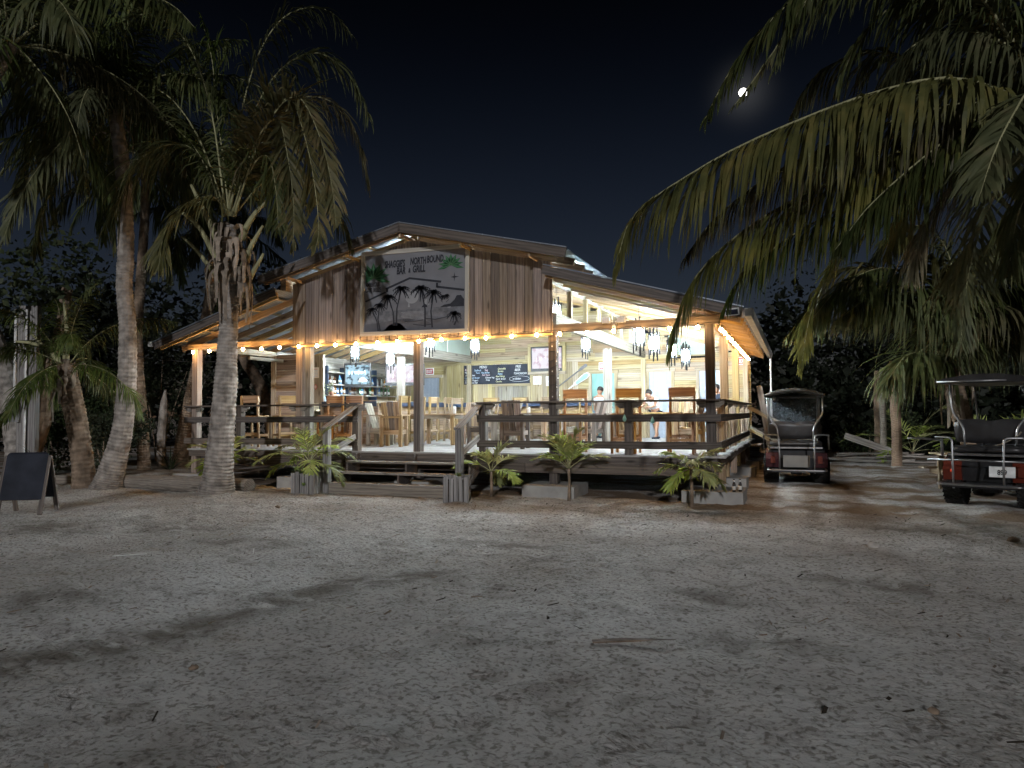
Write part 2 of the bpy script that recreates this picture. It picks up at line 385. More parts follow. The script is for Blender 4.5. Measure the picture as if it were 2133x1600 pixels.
# ------------------------------------------------------------------ ground
def axis(dense0, dense1, step, lo, hi):
    a = list(np.arange(dense0, dense1, step)); s = step; p = dense0; left = []
    while p > lo: s *= 1.22; p -= s; left.append(p)
    s = step; p = a[-1]; right = []
    while p < hi: s *= 1.22; p += s; right.append(p)
    return np.array(left[::-1] + a + right)
def ground_height(X, Y):
    Z = 0.050 * (vnoise(X * 0.45 + 9, Y * 0.45) - 0.5) + 0.034 * (vnoise(X * 1.3, Y * 1.3 + 4) - 0.5)
    Z += 0.022 * (vnoise(X * 3.4 + 3, Y * 3.4) - 0.5) + 0.030 * (vnoise(X * 6.1 + Y * 1.1, Y * 7.5 + 8) - 0.5) * (.4 + 1.2 * vnoise(X * .8, Y * .8 + 30)) + 0.034 * np.abs(vnoise(X * 10 + 5 + Y * 2, Y * 12) - 0.5) * (.5 + vnoise(X * .6 + 7, Y * .6))
    # wheel ruts: curves of the drive that runs past the right end of the deck and across the yard
    for k, (c0, a, ph, amp) in enumerate(((2.2, 0.020, 0.0, .020), (3.4, 0.020, 0.0, .020), (4.4, 0.034, 1.0, .016), (5.6, 0.034, 1.0, .016), (1.0, 0.06, 2.0, .012), (-0.2, 0.06, 2.0, .012))):
        cx = c0 - a * (np.clip(4 - Y, 0, 40)) ** 1.55 + 0.1 * np.sin(Y * 0.7 + ph)
        d = np.abs(X - cx); Z -= amp * np.exp(-(d / 0.13) ** 2) * (0.6 + 0.4 * np.sin(Y * 42)); Z += amp * 0.5 * np.exp(-((d - 0.24) / 0.09) ** 2)
    for px, py, r, h in ((-9.5, -2.3, 1.0, .10), (-13.0, -2.2, 1.2, .10), (-15.5, 1.2, 1.4, .12), (0.1, -.4, 1.0, .03), (-5.0, -9.5, 0.9, -.03), (1.3, -7.6, 0.8, -.05)):
        Z += h * np.exp(-((X - px) ** 2 + (Y - py) ** 2) / r ** 2)
    Z += 0.12 * np.clip((-Y * 0.0 + (-X - 13.5)) / 6, 0, 1)
    return Z - 0.012
gx = axis(-9.0, 6.5, 0.046, -400, 400); gy = axis(-14.0, -0.6, 0.046, -300, 700)
X, Y = np.meshgrid(gx, gy); fade = np.exp(-np.clip(np.hypot(X, Y + 5) - 25, 0, 1e9) / 10)
Z = ground_height(X, Y) * fade
nx, ny = len(gx), len(gy)
vs_ = np.stack([X.ravel(), Y.ravel(), Z.ravel()], 1); ii = np.arange(nx * ny).reshape(ny, nx)
fs_ = np.stack([ii[:-1, :-1].ravel(), ii[:-1, 1:].ravel(), ii[1:, 1:].ravel(), ii[1:, :-1].ravel()], 1)
def sand():
    m, nt, b = newmat('sand', 0.95, 0.08)
    t = nodes(nt, 'TexCoord'); vec = t.outputs['Object']; sx = nodes(nt, 'SeparateXYZ'); nt.links.new(vec, sx.inputs[0])
    def noise(s, d, dist=0.0, sc=None, rough=.5):
        n = nodes(nt, 'TexNoise'); n.inputs['Scale'].default_value = s; n.inputs['Detail'].default_value = d; n.inputs['Distortion'].default_value = dist; n.inputs['Roughness'].default_value = rough
        if sc:
            mp = nodes(nt, 'Mapping'); mp.inputs['Scale'].default_value = sc; nt.links.new(vec, mp.inputs[0]); nt.links.new(mp.outputs[0], n.inputs['Vector'])
        else: nt.links.new(vec, n.inputs['Vector'])
        return n.outputs[0]
    def ma(op, a, b_=None, c=None):
        q = nodes(nt, 'Math'); q.operation = op
        for k, v in enumerate((a, b_, c)):
            if v is None: continue
            if isinstance(v, (int, float)): q.inputs[k].default_value = v
            else: nt.links.new(v, q.inputs[k])
        return q.outputs[0]
    def mr(v, a, b_, c=0.0, d=1.0):
        q = nodes(nt, 'MapRange'); q.interpolation_type = 'SMOOTHSTEP'
        for k, x in zip(('From Min', 'From Max', 'To Min', 'To Max'), (a, b_, c, d)): q.inputs[k].default_value = x
        nt.links.new(v, q.inputs['Value']); return q.outputs[0]
    def mix(f, a, b_, blend='MIX'):
        q = nodes(nt, 'Mix'); q.data_type = 'RGBA'; q.blend_type = blend
        for k, v in ((0, f), (6, a), (7, b_)):
            if isinstance(v, (int, float)): q.inputs[k].default_value = v
            elif isinstance(v, tuple): q.inputs[k].default_value = (*v, 1)
            else: nt.links.new(v, q.inputs[k])
        return q.outputs[2]
    big, mid, fine, patch = noise(.30, 7, .8), noise(2.6, 9, 1.0, None, .6), noise(26, 8, .4), noise(.55, 5, .5, (1, 1.6, 1))
    r1 = ramp(nt, [(0.30, (.46, .44, .41)), (0.50, (.57, .555, .53)), (0.66, (.64, .63, .61))]); nt.links.new(big, r1.inputs[0])
    r2 = ramp(nt, [(0.28, (.60, .58, .55)), (0.50, (1, 1, 1)), (0.72, (1.08, 1.07, 1.05))]); nt.links.new(mid, r2.inputs[0])
    r3 = ramp(nt, [(0.36, (.50, .48, .45)), (0.50, (1, 1, 1))]); nt.links.new(fine, r3.inputs[0])  # dark organic specks, strengthened to stand in for tiny shadows between ripples
    col = mix(1.0, mix(1.0, r1.outputs[0], r2.outputs[0], 'MULTIPLY'), r3.outputs[0], 'MULTIPLY')
    # brown leafy soil under the palms and in old damp hollows; along the deck it also paints in warm bulb light
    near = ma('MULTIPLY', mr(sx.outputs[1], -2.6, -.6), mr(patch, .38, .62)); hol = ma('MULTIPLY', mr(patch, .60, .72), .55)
    left = ma('MULTIPLY', mr(sx.outputs[0], -3.0, -7.5), mr(mid, .42, .60)); left = ma('MULTIPLY', left, mr(patch, .42, .62)); at_ = nodes(nt, 'Attribute'); at_.attribute_name = 'soil'; soil_warm = ma('MINIMUM', ma('ADD', ma('ADD', near, ma('MULTIPLY', hol, .4)), ma('MULTIPLY', left, .35)), .92)
    col = mix(soil_warm, col, mix(fine, (.13, .085, .05), (.27, .19, .12))); col = mix(ma('MULTIPLY', at_.outputs['Fac'], .9), col, mix(fine, (.085, .075, .06), (.24, .215, .18)))
    vo = nodes(nt, 'TexVoronoi'); vo.inputs['Scale'].default_value = 4.2; nt.links.new(vec, vo.inputs['Vector'])
    col = mix(ma('MULTIPLY', mr(vo.outputs['Distance'], .03, .09, .8, 0), 1.0), col, (.07, .055, .04)); nt.links.new(col, b.inputs['Base Color'])
    # wheel tracks with cross treads
    hgt = None
    for c0, a0, ph in ((2.2, .020, 0.0), (3.4, .020, 0.0), (4.4, .034, 1.0), (5.6, .034, 1.0), (1.0, .06, 2.0), (-.2, .06, 2.0)):
        cc = ma('SUBTRACT', c0, ma('MULTIPLY', a0, ma('POWER', ma('MAXIMUM', ma('SUBTRACT', 4.0, sx.outputs[1]), 0.0), 1.55))); cc = ma('ADD', cc, ma('MULTIPLY', ma('SINE', ma('ADD', ma('MULTIPLY', sx.outputs[1], .7), ph)), .1))
        d = ma('ABSOLUTE', ma('SUBTRACT', sx.outputs[0], cc)); msk = mr(d, .09, .16, 1, 0); tr_ = ma('SINE', ma('ADD', ma('MULTIPLY', sx.outputs[1], 62.0), ma('MULTIPLY', d, 40.0)))
        h = ma('MULTIPLY', ma('MULTIPLY', msk, tr_), mr(mid, .40, .58)); hgt = h if hgt is None else ma('ADD', hgt, h)
    rip = noise(13, 7, .9, (.8, 1.3, 1.0), .6); grit = noise(34, 6, .3); foot = nodes(nt, 'TexVoronoi'); foot.inputs['Scale'].default_value = 3.1; nt.links.new(vec, foot.inputs['Vector'])
    height = ma('ADD', ma('ADD', ma('MULTIPLY', rip, 1.0), ma('MULTIPLY', grit, .22)), ma('ADD', ma('MULTIPLY', hgt, .10), ma('MULTIPLY', mr(foot.outputs['Distance'], .05, .22), .14)))
    bp = nodes(nt, 'Bump'); bp.inputs['Strength'].default_value = 1.0; bp.inputs['Distance'].default_value = 0.06; nt.links.new(height, bp.inputs['Height']); nt.links.new(bp.outputs[0], b.inputs['Normal'])
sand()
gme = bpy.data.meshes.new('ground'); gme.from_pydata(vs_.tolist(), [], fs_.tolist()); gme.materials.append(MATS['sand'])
gme.polygons.foreach_set('use_smooth', [True] * len(fs_)); gme.update()
soil_a = np.zeros_like(X)
_band = [(-3.6, -10.9), (-3.2, -10.2), (-3.0, -9.7), (-2.85, -8.8), (-2.65, -7.7), (-2.0, -7.1)]
for (ax_, ay_), (bx_, by_) in zip(_band, _band[1:]):
    t_ = np.clip(((X - ax_) * (bx_ - ax_) + (Y - ay_) * (by_ - ay_)) / ((bx_ - ax_) ** 2 + (by_ - ay_) ** 2), 0, 1); soil_a = np.maximum(soil_a, np.exp(-(np.hypot(X - ax_ - t_ * (bx_ - ax_), Y - ay_ - t_ * (by_ - ay_)) / .30) ** 2))
for px_, py_, rx_, ry_ in ((1.35, -8.25, .55, .34), (.8, -7.0, .45, .25), (3.2, -2.4, 1.1, .45), (4.4, -1.6, .8, .4), (-9.0, -6.3, 1.4, .6), (-7.2, -5.6, 1.0, .5), (-.7, -8.9, .3, .2), (.3, -1.5, 1.0, .4), (-5.2, -6.3, .9, .35), (2.4, -6.0, .6, .3), (-1.9, -5.2, .8, .25), (-4.9, -9.2, .7, .5), (-1.2, -11.4, .5, .35)):
    soil_a = np.maximum(soil_a, .85 * np.exp(-((X - px_) / rx_) ** 2 - ((Y - py_) / ry_) ** 2))
soil_a *= np.clip(2.2 * vnoise(X * 5.3, Y * 6.1 + 3) * (.4 + vnoise(X * 14, Y * 15)) - .15, 0, 1)
_at = gme.attributes.new('soil', 'FLOAT', 'POINT'); _at.data.foreach_set('value', soil_a.ravel().astype(np.float32))
tag(link(bpy.data.objects.new('ground', gme)), 'pale trampled sandy yard with wheel ruts', kind='structure')
def gz(x, y): return float(ground_height(np.array([x * 1.0]), np.array([y * 1.0]))[0])

# ------------------------------------------------------------------ the bar building
DZ = 0.846                                    # deck height
BW = 9.6                                      # back wall
bld = thing('bar_building', 'open-fronted timber bar and grill on a raised deck with gabled plank front', 'building')
def up_main(x): return 5.52 - 0.235 * abs(x + 6.22)          # undersides of the roofs
def up_right(x): return 4.40 - 0.285 * (x + 3.0)
def up_left(x): return 4.42 + 0.300 * (x + 9.45)
# deck
deck = holder('deck', bld)
y = -0.06; row = 0
while y < BW + 0.1:
    x0 = -12.66; cuts = sorted(RND.uniform(-11.5, -0.8) for _ in range(2)); xs = [x0] + cuts + [0.30 + RND.uniform(-.05, .06)]
    for a, b in zip(xs, xs[1:]):
        if b - a > 0.25: board('plank', deck, (a + .003, y + .07, DZ - .018 + RND.uniform(-.003, .003)), (b - .003, y + .07, DZ - .018 + RND.uniform(-.003, .003)), 0.14, 0.036, 'deck_wood', (0, 1, 0))
    y += 0.148; row += 1
for a, b in ((-12.6, -8.4), (-8.4, -4.0), (-4.0, 0.2)):
    board('fascia_board', deck, (a, -.035, .745), (b - .01, -.035, .745), .172, .045, 'dark_timber')
    board('fascia_board', deck, (a + .4, -.037, .560), (min(b + .39, .2), -.037, .560), .188, .045, 'dark_timber')
for k in range(12): board('joist', deck, (-12.5 + k * 1.15, .06, .72), (-12.5 + k * 1.15, BW, .72), .19, .045, 'dark_timber')
board('fascia_board', deck, (.20, .3, .72), (.20, BW, .72), .19, .04, 'dark_timber')
# posts and beams
POSTX = (-12.50, -9.30, -6.15, -3.02, 0.08)
for i, x in enumerate(POSTX):
    board('post', bld, (x, .09, 0.24), (x, .09, 3.33), .165, .165, 'dark_timber' if i in (2, 3, 4) else 'beam_wood', (1, 0, 0))
board('post', bld, (-9.06, .09, DZ), (-9.06, .09, 3.33), .15, .15, 'pale_wood', (1, 0, 0))
for x in (-9.3, -3.05): board('post', bld, (x, 4.7, DZ), (x, 4.7, 3.36), .19, .17, 'pale_wood', (1, 0, 0))
for y in (2.8, 6.1): board('post', bld, (.08, y, .24), (.08, y, 3.33), .165, .165, 'pine_warm', (1, 0, 0))
for x, y in ((-12.5, 3.0), (-12.5, 9.5), (-3.05, 9.5), (.12, 9.5), (-9.3, 9.5)): board('post', bld, (x, y, .2), (x, y, 3.4), .15, .15, 'pine', (1, 0, 0))
board('beam', bld, (-12.72, .09, 3.395), (-9.45, .09, 3.395), .13, .17, 'beam_wood')
board('beam', bld, (-9.45, .10, 3.40), (-3.02, .10, 3.40), .14, .12, 'beam_wood')
board('beam', bld, (-3.0, .09, 3.395), (.26, .09, 3.395), .145, .17, 'dark_timber')
board('beam', bld, (.12, .18, 3.41), (.12, 9.6, 3.41), .16, .10, 'rafter_wood')
board('beam', bld, (-12.5, .18, 3.41), (-12.5, 9.6, 3.41), .16, .10, 'pine')
for x in (-9.3, -3.03):
    board('beam', bld, (x, .18, 3.60), (x, 9.55, 3.60), .28, .09, 'pale_wood')
    board('beam', bld, (x, -.05, 4.42), (x, 9.55, 4.42), .16, .09, 'pale_wood')
for k in range(7): board('stud', bld, (-3.03, 1.3 + k * 1.25, 3.74), (-3.03, 1.3 + k * 1.25, 4.34), .09, .09, 'pine', (0, 1, 0))
for k in range(5): board('clerestory_panel', bld, (-9.33, .4 + k * 1.85, 4.05), (-9.33, 2.2 + k * 1.85, 4.05), .66, .02, 'pane_panel')
board('stair_brace', bld, (-12.2, 1.6, 3.22), (-12.2, 3.1, 3.22), .10, .05, 'pale_wood')
# front gable of upright planks
gab = holder('front_gable', bld); x = -9.45; PW = 0.189
while x < -2.98:
    x1 = min(x + PW, -2.98); jit = RND.uniform(-.012, .012); t0, t1 = up_main(x) - .02, up_main(x1) - .02
    if x > -3.16: t0, t1 = min(t0, up_right(x) + .03), min(t1, up_right(x1) + .03)
    zb = 3.315 + RND.uniform(-.012, .012); g = .006; yy = -.045 + RND.uniform(-.007, .007)
    hw = (x1 - x) / 2 - g
    ml = mesh('plank', [(0, -hw, -.012), (t0 - zb, -hw, -.012), (t1 - zb, hw, -.012), (0, hw, -.012), (0, -hw, .012), (t0 - zb, -hw, .012), (t1 - zb, hw, .012), (0, hw, .012)],
              [(0, 3, 2, 1), (4, 5, 6, 7), (0, 1, 5, 4), (1, 2, 6, 5), (2, 3, 7, 6), (3, 0, 4, 7)], 'gable_wood')
    o = link(bpy.data.objects.new('plank', ml), gab); mm = Matrix((V((0, 0, 1)), V((1, 0, 0)), V((0, 1, 0)))).transposed().to_4x4(); mm.translation = (x + (x1 - x) / 2, yy, zb); o.matrix_local = mm
    x = x1
mb = MB(); mb.prism([(-9.42, 3.30), (-3.0, 3.30), (-3.0, 4.28), (-3.17, 4.75), (-6.22, 5.46), (-9.42, 4.72)], -.028, -.012); mb.build('light_stop_backing', gab, 'dark_timber')  # added sheet behind the planks, stops lantern light leaking through their gaps
board('bottom_trim', gab, (-9.45, -.05, 3.27), (-3.0, -.05, 3.27), .04, .05, 'rafter_wood')
for dz in (0.0, .135): board('header_board', gab, (-9.56, -.25, 4.63 + dz), (-9.56, .12, 4.63 + dz), .125, .16, 'rafter_wood')
# roofs: corrugated sheets on rafters, fascia along the front edge
def roof(name, xa, za, xb, zb, y0, y1, fascia, n_raft, raft='rafter_wood'):
    """one slope between (xa, za) and (xb, zb): za, zb are the sheet heights"""
    h = holder(name, bld); n = 330; mb = MB(); vs = []; d = V((xb - xa, 0, zb - za)); nrm = V((-d.z, 0, d.x)).normalized()
    if nrm.z < 0: nrm = -nrm
    fs = []; sy = (y1 - y0) / n
    for i in range(n + 1):
        off = nrm * (0.009 * math.sin(i * PI / 1.5))
        for q, (px, pz) in enumerate(((xa, za), (xb, zb))): vs.append(V((px, y0 + sy * i, pz)) + off)
    for i in range(n): fs.append((2 * i, 2 * i + 1, 2 * i + 3, 2 * i + 2))
    mobj('roof_sheet', h, vs, fs, 'zinc', None, True)
    for k in range(n_raft):
        y = y0 + .10 + (y1 - y0 - .2) * k / (n_raft - 1)
        a = V((xa, y, za)) - nrm * .125; b = V((xb, y, zb)) - nrm * .125; u = (b - a).normalized()
        board('rafter', h, a + u * .05, b - u * .06, .15, .045, raft, nrm)
    for k in range(5):
        a = V((xa, 0, za)).lerp(V((xb, 0, zb)), (k + .5) / 5) - nrm * .035
        board('purlin', h, (a.x, y0 + .04, a.z), (a.x, y1 - .04, a.z), .03, .09, 'pine')
    a = V((xa, y0 - .02, za)) - nrm * .085; b = V((xb, y0 - .02, zb)) - nrm * .085
    board('fascia', h, a, b, fascia, .04, 'dark_timber', nrm)
    board('drip_edge', h, V((xa, y0 - .03, za)) + nrm * .022, V((xb, y0 - .03, zb)) + nrm * .022, .02, .06, 'zinc', nrm)
    return h
roof('main_roof', -6.22, 5.73, -2.50, 4.855, -.60, 10.1, .19, 16)
roof('main_roof', -6.22, 5.73, -9.99, 4.86, -.60, 10.1, .19, 16)
rr = roof('shed_roof', -2.98, 4.56, .74, 3.50, -.60, 10.1, .17, 19)
roof('shed_roof', -9.50, 4.56, -13.20, 3.47, -.60, 10.1, .17, 16)
for x in (-9.2, -7.6, -6.22, -4.8, -3.3): board('lookout', bld, (x, -.58, up_main(x) - .03), (x, .02, up_main(x) - .03), .06, .04, 'rafter_wood')
mb = MB(); mb.prism([(-.06, -.06), (.05, -.06), (.075, .02), (.085, .075), (.07, .075), (.055, .02), (.035, -.045), (-.05, -.045), (-.05, .06), (-.06, .06)], -.66, 10.2, 0)
g_ = mb.build('gutter', rr, 'white_paint'); g_.location = (.82, 0, 3.41)
mb = MB(); mb.prism([(-.06, -.06), (.05, -.06), (.085, .075), (-.06, .075)], -.675, -.662, 0); g_ = mb.build('gutter_cap', rr, 'white_paint'); g_.location = (.82, 0, 3.41)
tube('downspout', rr, [(.84, 9.9, 3.36), (.84, 9.9, 2.9), (.84, 9.9, .25)], .03, 'white_paint', 8)
# front railing: cap, two rails, posts with brackets
def railing(h, x0, x1, y, posts):
    board('rail_cap', h, (x0, y - .02, 1.893), (x1, y - .02, 1.893), .24, .036, 'dark_timber', (0, 1, 0))
    board('rail', h, (x0, y - .10, 1.56), (x1, y - .10, 1.56), .14, .04, 'dark_timber')
    board('rail', h, (x0, y - .101, 1.04), (x1, y - .101, 1.04), .14, .04, 'dark_timber')
    for i, (x, full) in enumerate(posts):
        if full: board('rail_post', h, (x, y + .02, DZ - .38), (x, y + .02, 1.875), .15, .15, 'dark_timber', (1, 0, 0))
        for s in (-1, 1):
            mb = MB(); mb.prism([(0, 0), (s * .17, 0), (s * .17, -.05), (s * .08, -.12), (0, -.12)], -.05, .05); b_ = mb.build('bracket', h, 'drift_wood'); b_.location = (x + s * .084, y + .0, 1.872)
rl = holder('front_railing', bld)
railing(rl, -12.72, -7.60, .02, [(-12.5, 0), (-11.05, 1), (-9.3, 0), (-7.71, 1)])
railing(rl, -4.66, .26, .02, [(-4.57, 1), (-3.02, 0), (-1.47, 1), (.08, 0)])
sr = holder('side_railing', bld)
board('rail_cap', sr, (.20, .14, 1.893), (.20, 8.8, 1.893), .24, .036, 'dark_timber', (1, 0, 0))
for z in (1.56, 1.04): board('rail', sr, (.235, .12, z), (.235, 8.75, z), .14, .04, 'dark_timber')
for y in (1.5, 4.4, 7.4, 8.7):
    board('rail_post', sr, (.13, y, .2), (.13, y, 1.875), .14, .14, 'beam_wood', (0, 1, 0))
for y in (1.5, 2.8, 4.4, 6.1, 7.4):
    mb = MB(); mb.prism([(0, 0), (.16, 0), (.16, -.05), (.08, -.13), (0, -.13)], -.05, .05, 0); b_ = mb.build('bracket', sr, 'drift_wood'); b_.location = (.10, y, 1.872)
for k in range(9): board('baluster', sr, (.15, .55 + k * .95, .87), (.15, .55 + k * .95, 1.5), .14, .03, 'pine_warm' if k % 2 else 'beam_wood', (0, 1, 0))
# front steps
st = holder('front_steps', bld)
SX0, SX1 = -7.62, -4.62
for i, (yy, zz) in enumerate(((-.34, .65), (-.66, .44), (-.98, .235))):
    for q in range(2): board('tread', st, (SX0 - .03, yy - .075 + q * .15, zz - .02), (SX1 + .03, yy - .075 + q * .15, zz - .02), .145, .04, 'step_wood', (0, 1, 0))
board('riser', st, (SX0, -1.12, .11), (SX1, -1.12, .11), .20, .04, 'step_wood')
board('riser', st, (SX0 + .1, -.06, .745), (-6.4, -.06, .745), .13, .02, 'dark_timber'); board('riser', st, (-6.1, -.06, .745), (SX1 - .1, -.06, .745), .13, .02, 'dark_timber')
for x in (SX0 + .03, -6.12, SX1 - .03):
    mb = MB(); mb.prism([(-.04, .80), (-.20, .80), (-.20, .61), (-.52, .61), (-.52, .40), (-.84, .40), (-.84, .195), (-1.10, .195), (-1.10, .02), (-.80, .02), (-.04, .46)], -.022, .022, 0, 'yz'); q = mb.build('stringer', st, 'dark_timber'); q.location = (x, 0, 0)
for x, s in ((-7.72, 1), (-4.60, -1)):
    board('newel', st, (x, -1.06, 0), (x, -1.06, 1.40), .13, .13, 'grey_timber', (1, 0, 0))
    board('handrail', st, (x, -1.16, 1.37), (x + s * .02, .02, 1.89), .15, .045, 'grey_timber', (1, 0, 0))
    board('lower_rail', st, (x + .02 * s, -1.0, .86), (x + s * .03, -.06, 1.17), .12, .04, 'grey_timber', (0, 0, 1))
# footings
for x, y in ((-12.5, .15), (-9.3, .15), (-6.15, .15), (-3.02, .15), (.12, .12), (.12, 2.8), (.12, 6.1), (.12, 8.4)):
    big = (x, y) in ((.12, .12), (-3.02, .15))
    mb = MB(); a, b = (.58, .55) if big else (.45, .42)
    mb.box((0, 0, .10), (2 * a * .93, 2 * b * .93, .3)); f = mb.build('footing', bld, 'concrete'); f.location = (x, y, -.02)
# back wall: upright planks behind the bar, level boards above and to the right; three doors
bw = holder('back_wall', bld)
doors = ((-4.82, -4.04, 'teal_paint'), (-2.89, -2.18, 'door_paint'), (-1.29, -.58, 'door_paint'))
def segs(x0, x1, z):
    cut = []
    if z < 3.0: cut += [(a - .10, b + .10) for a, b, _ in doors]
    if 3.46 < z < 4.3: cut.append((-2.25, -1.0))
    r = [(x0, x1)]
    for a, b in cut:
        r = [q for p in r for q in ((p[0], min(p[1], a)), (max(p[0], b), p[1])) if q[1] - q[0] > .04]
    return r
z = DZ
while z < 5.4:
    zm = z + .07; x0 = -5.30 if z < 3.40 else -10.0; x1 = .27
    if zm > up_right(.27) - .1: x1 = min(.27, (4.36 - zm) / .285 - 3.0)
    if zm > 4.3: x0, x1 = max(-9.3, -6.22 - (5.5 - zm) / .235), min(-3.1, -6.22 + (5.5 - zm) / .235)
    for a, b in segs(x0, x1, zm):
        n = max(1, round((b - a) / 3.0)); c = [a] + sorted(a + (b - a) * (k + RND.uniform(-.25, .25)) / n for k in range(1, n)) + [b]
        for p, q in zip(c, c[1:]): board('plank', bw, (p + .002, BW + RND.uniform(-.005, .005), zm), (q - .002, BW + RND.uniform(-.005, .005), zm), .138, .02, 'pine_warm' if RND.random() < .28 else 'pine')
    z += .142
x = -10.46
while x < -5.32:
    wv = RND.uniform(.15, .22); xm = x + wv / 2
    if -8.30 < xm < -7.15:
        board('plank', bw, (xm, BW + .05, 2.0), (xm, BW + .05, 2.62), wv - .004, .02, 'pale_wood', (1, 0, 0)); board('plank', bw, (xm, BW, DZ), (xm, BW, 2.0), wv - .004, .02, 'pine', (1, 0, 0)); board('plank', bw, (xm, BW, 2.62), (xm, BW, 3.42), wv - .004, .02, 'pine', (1, 0, 0))
    else: board('plank', bw, (xm, BW + RND.uniform(-.004, .004), DZ), (xm, BW, 3.42), wv - .004, .02, 'pine', (1, 0, 0))
    x += wv
hatch = holder('serving_hatch', bw)
for a, b in (((-8.46, 9.57, 2.68), (-7.0, 9.57, 2.68)), ((-8.46, 9.57, 2.0), (-7.0, 9.57, 2.0))): board('frame_board', hatch, a, b, .11, .04, 'pine')
for x in (-8.40, -7.06): board('frame_board', hatch, (x, 9.57, 2.06), (x, 9.57, 2.62), .11, .04, 'pine', (1, 0, 0))
board('sill', hatch, (-8.3, 9.45, 2.09), (-7.15, 9.45, 2.09), .2, .03, 'pine', (0, 1, 0))
for i, (a, b, m) in enumerate(doors + ((-11.3, -10.55, 'door_paint'),)):
    d = holder('door', bld); mx = (a + b) / 2; wd = (b - a) / 5
    for k in range(5): board('plank', d, (a + wd * (k + .5), 9.63, DZ), (a + wd * (k + .5), 9.63, 2.98), wd - .004, .03, m, (1, 0, 0))
    for x in (a - .05, b + .05): board('door_frame', d, (x, 9.58, DZ), (x, 9.58, 2.99), .10, .05, 'pine', (1, 0, 0))
    board('door_frame', d, (a - .14, 9.575, 3.04), (b + .14, 9.575, 3.04), .10, .06, 'pine')
    lathe('door_knob', d, [(0, 0), (.03, .005), (.03, .03), (0, .04)], 'steel_tube', 8, (0, 0, 0)).matrix_local = Matrix.Translation((b - .07, 9.60, 1.85)) @ Matrix.Rotation(PI / 2, 4, 'X')
mb = MB(); mb.prism([(-2.24, 3.50), (-1.01, 3.50), (-1.01, 3.80), (-2.24, 4.16)], 9.60, 9.62); mb.build('window_panel', bw, 'pane_panel')
board('window_sill', bw, (-2.3, 9.57, 3.48), (-.95, 9.57, 3.48), .05, .06, 'pine')
# left wing: bar enclosure
sw = holder('bar_wall', bld); z = DZ
while z < 3.36:
    board('plank', sw, (-12.46, 2.98, z + .075), (-11.32, 2.98 + RND.uniform(-.006, .006), z + .075), .146, .022, 'gable_wood' if RND.random() < .4 else 'beam_wood'); z += .15
for k in range(3): board('plank', sw, (-11.24 + k * .16, 2.97, 1.98), (-11.24 + k * .16, 2.97, 3.34), .155, .022, 'pale_wood', (1, 0, 0))
board('corner_post', sw, (-10.82, 2.98, DZ), (-10.82, 2.98, 3.36), .09, .09, 'pale_wood', (1, 0, 0))
lw = holder('side_wall', bld); z = DZ
while z < 3.36:
    board('plank', lw, (-12.44, 3.0, z + .095), (-12.44, 9.6, z + .095), .186, .022, 'pale_wood' if z > 2.3 else 'pine'); z += .19
for k in range(5): board('plank', bw, (-12.4, BW, 3.49 + k * .142), (-9.9 if k < 5 else -9.4, BW, 3.49 + k * .142), .138, .02, 'pine')
board('plank', bw, (-11.45, BW, 3.25), (-10.3, BW, 3.25), .36, .02, 'pine')
for (a, b, m) in ((-12.4, -11.45, 'pine'), (-10.4, -10.35, 'pine')):
    x = a
    while x < b: board('plank', bw, (x + .08, BW, DZ), (x + .08, BW, 3.42), .155, .02, m, (1, 0, 0)); x += .16
# side steps with two sloping hand rails at the right rear
ss = holder('side_steps', bld)
for i in range(4): board('tread', ss, (.48 + i * .27, 7.55, .72 - i * .19), (.48 + i * .27, 8.6, .72 - i * .19), .27, .045, 'step_wood', (1, 0, 0)); board('riser', ss, (.60 + i * .27, 7.56, .62 - i * .19), (.60 + i * .27, 8.58, .62 - i * .19), .15, .03, 'dark_timber')
for y in (7.5, 8.65):
    for z in (1.80, 1.20): board('handrail', ss, (.28, y, z), (1.72, y, z - .80), .09, .045, 'pine' if y < 8 else 'pale_wood')
    board('newel', ss, (1.6, y, 0), (1.6, y, 1.1), .09, .09, 'grey_timber', (1, 0, 0))

# ------------------------------------------------------------------ painted sign on the gable
SG = thing('painted_sign', 'large painted bar sign with palm beach scene in a pale wooden frame on the gable', 'sign', (-6.185, -.075, 3.40))
SG.rotation_euler = (0, .016, 0)
# local: x -1.36..1.36, z 0..1.91, y = 0 at the back, towards the viewer is -y
SW, SH = 1.345, 1.905
mb = MB(); mb.box((0, -.012, SH / 2), (2 * SW - .1, .012, SH - .1)); mb.build('panel', SG, 'sign_grey')
for a, b, up in (((-SW, -.022, .045), (SW, -.022, .045), (0, 0, 1)), ((-SW, -.022, SH - .045), (SW, -.022, SH - .045), (0, 0, 1))): board('frame_board', SG, a, b, .09, .045, 'frame_wood', up)
for x in (-SW + .045, SW - .045): board('frame_board', SG, (x, -.022, .0905), (x, -.022, SH - .0905), .09, .043, 'frame_wood', (1, 0, 0))
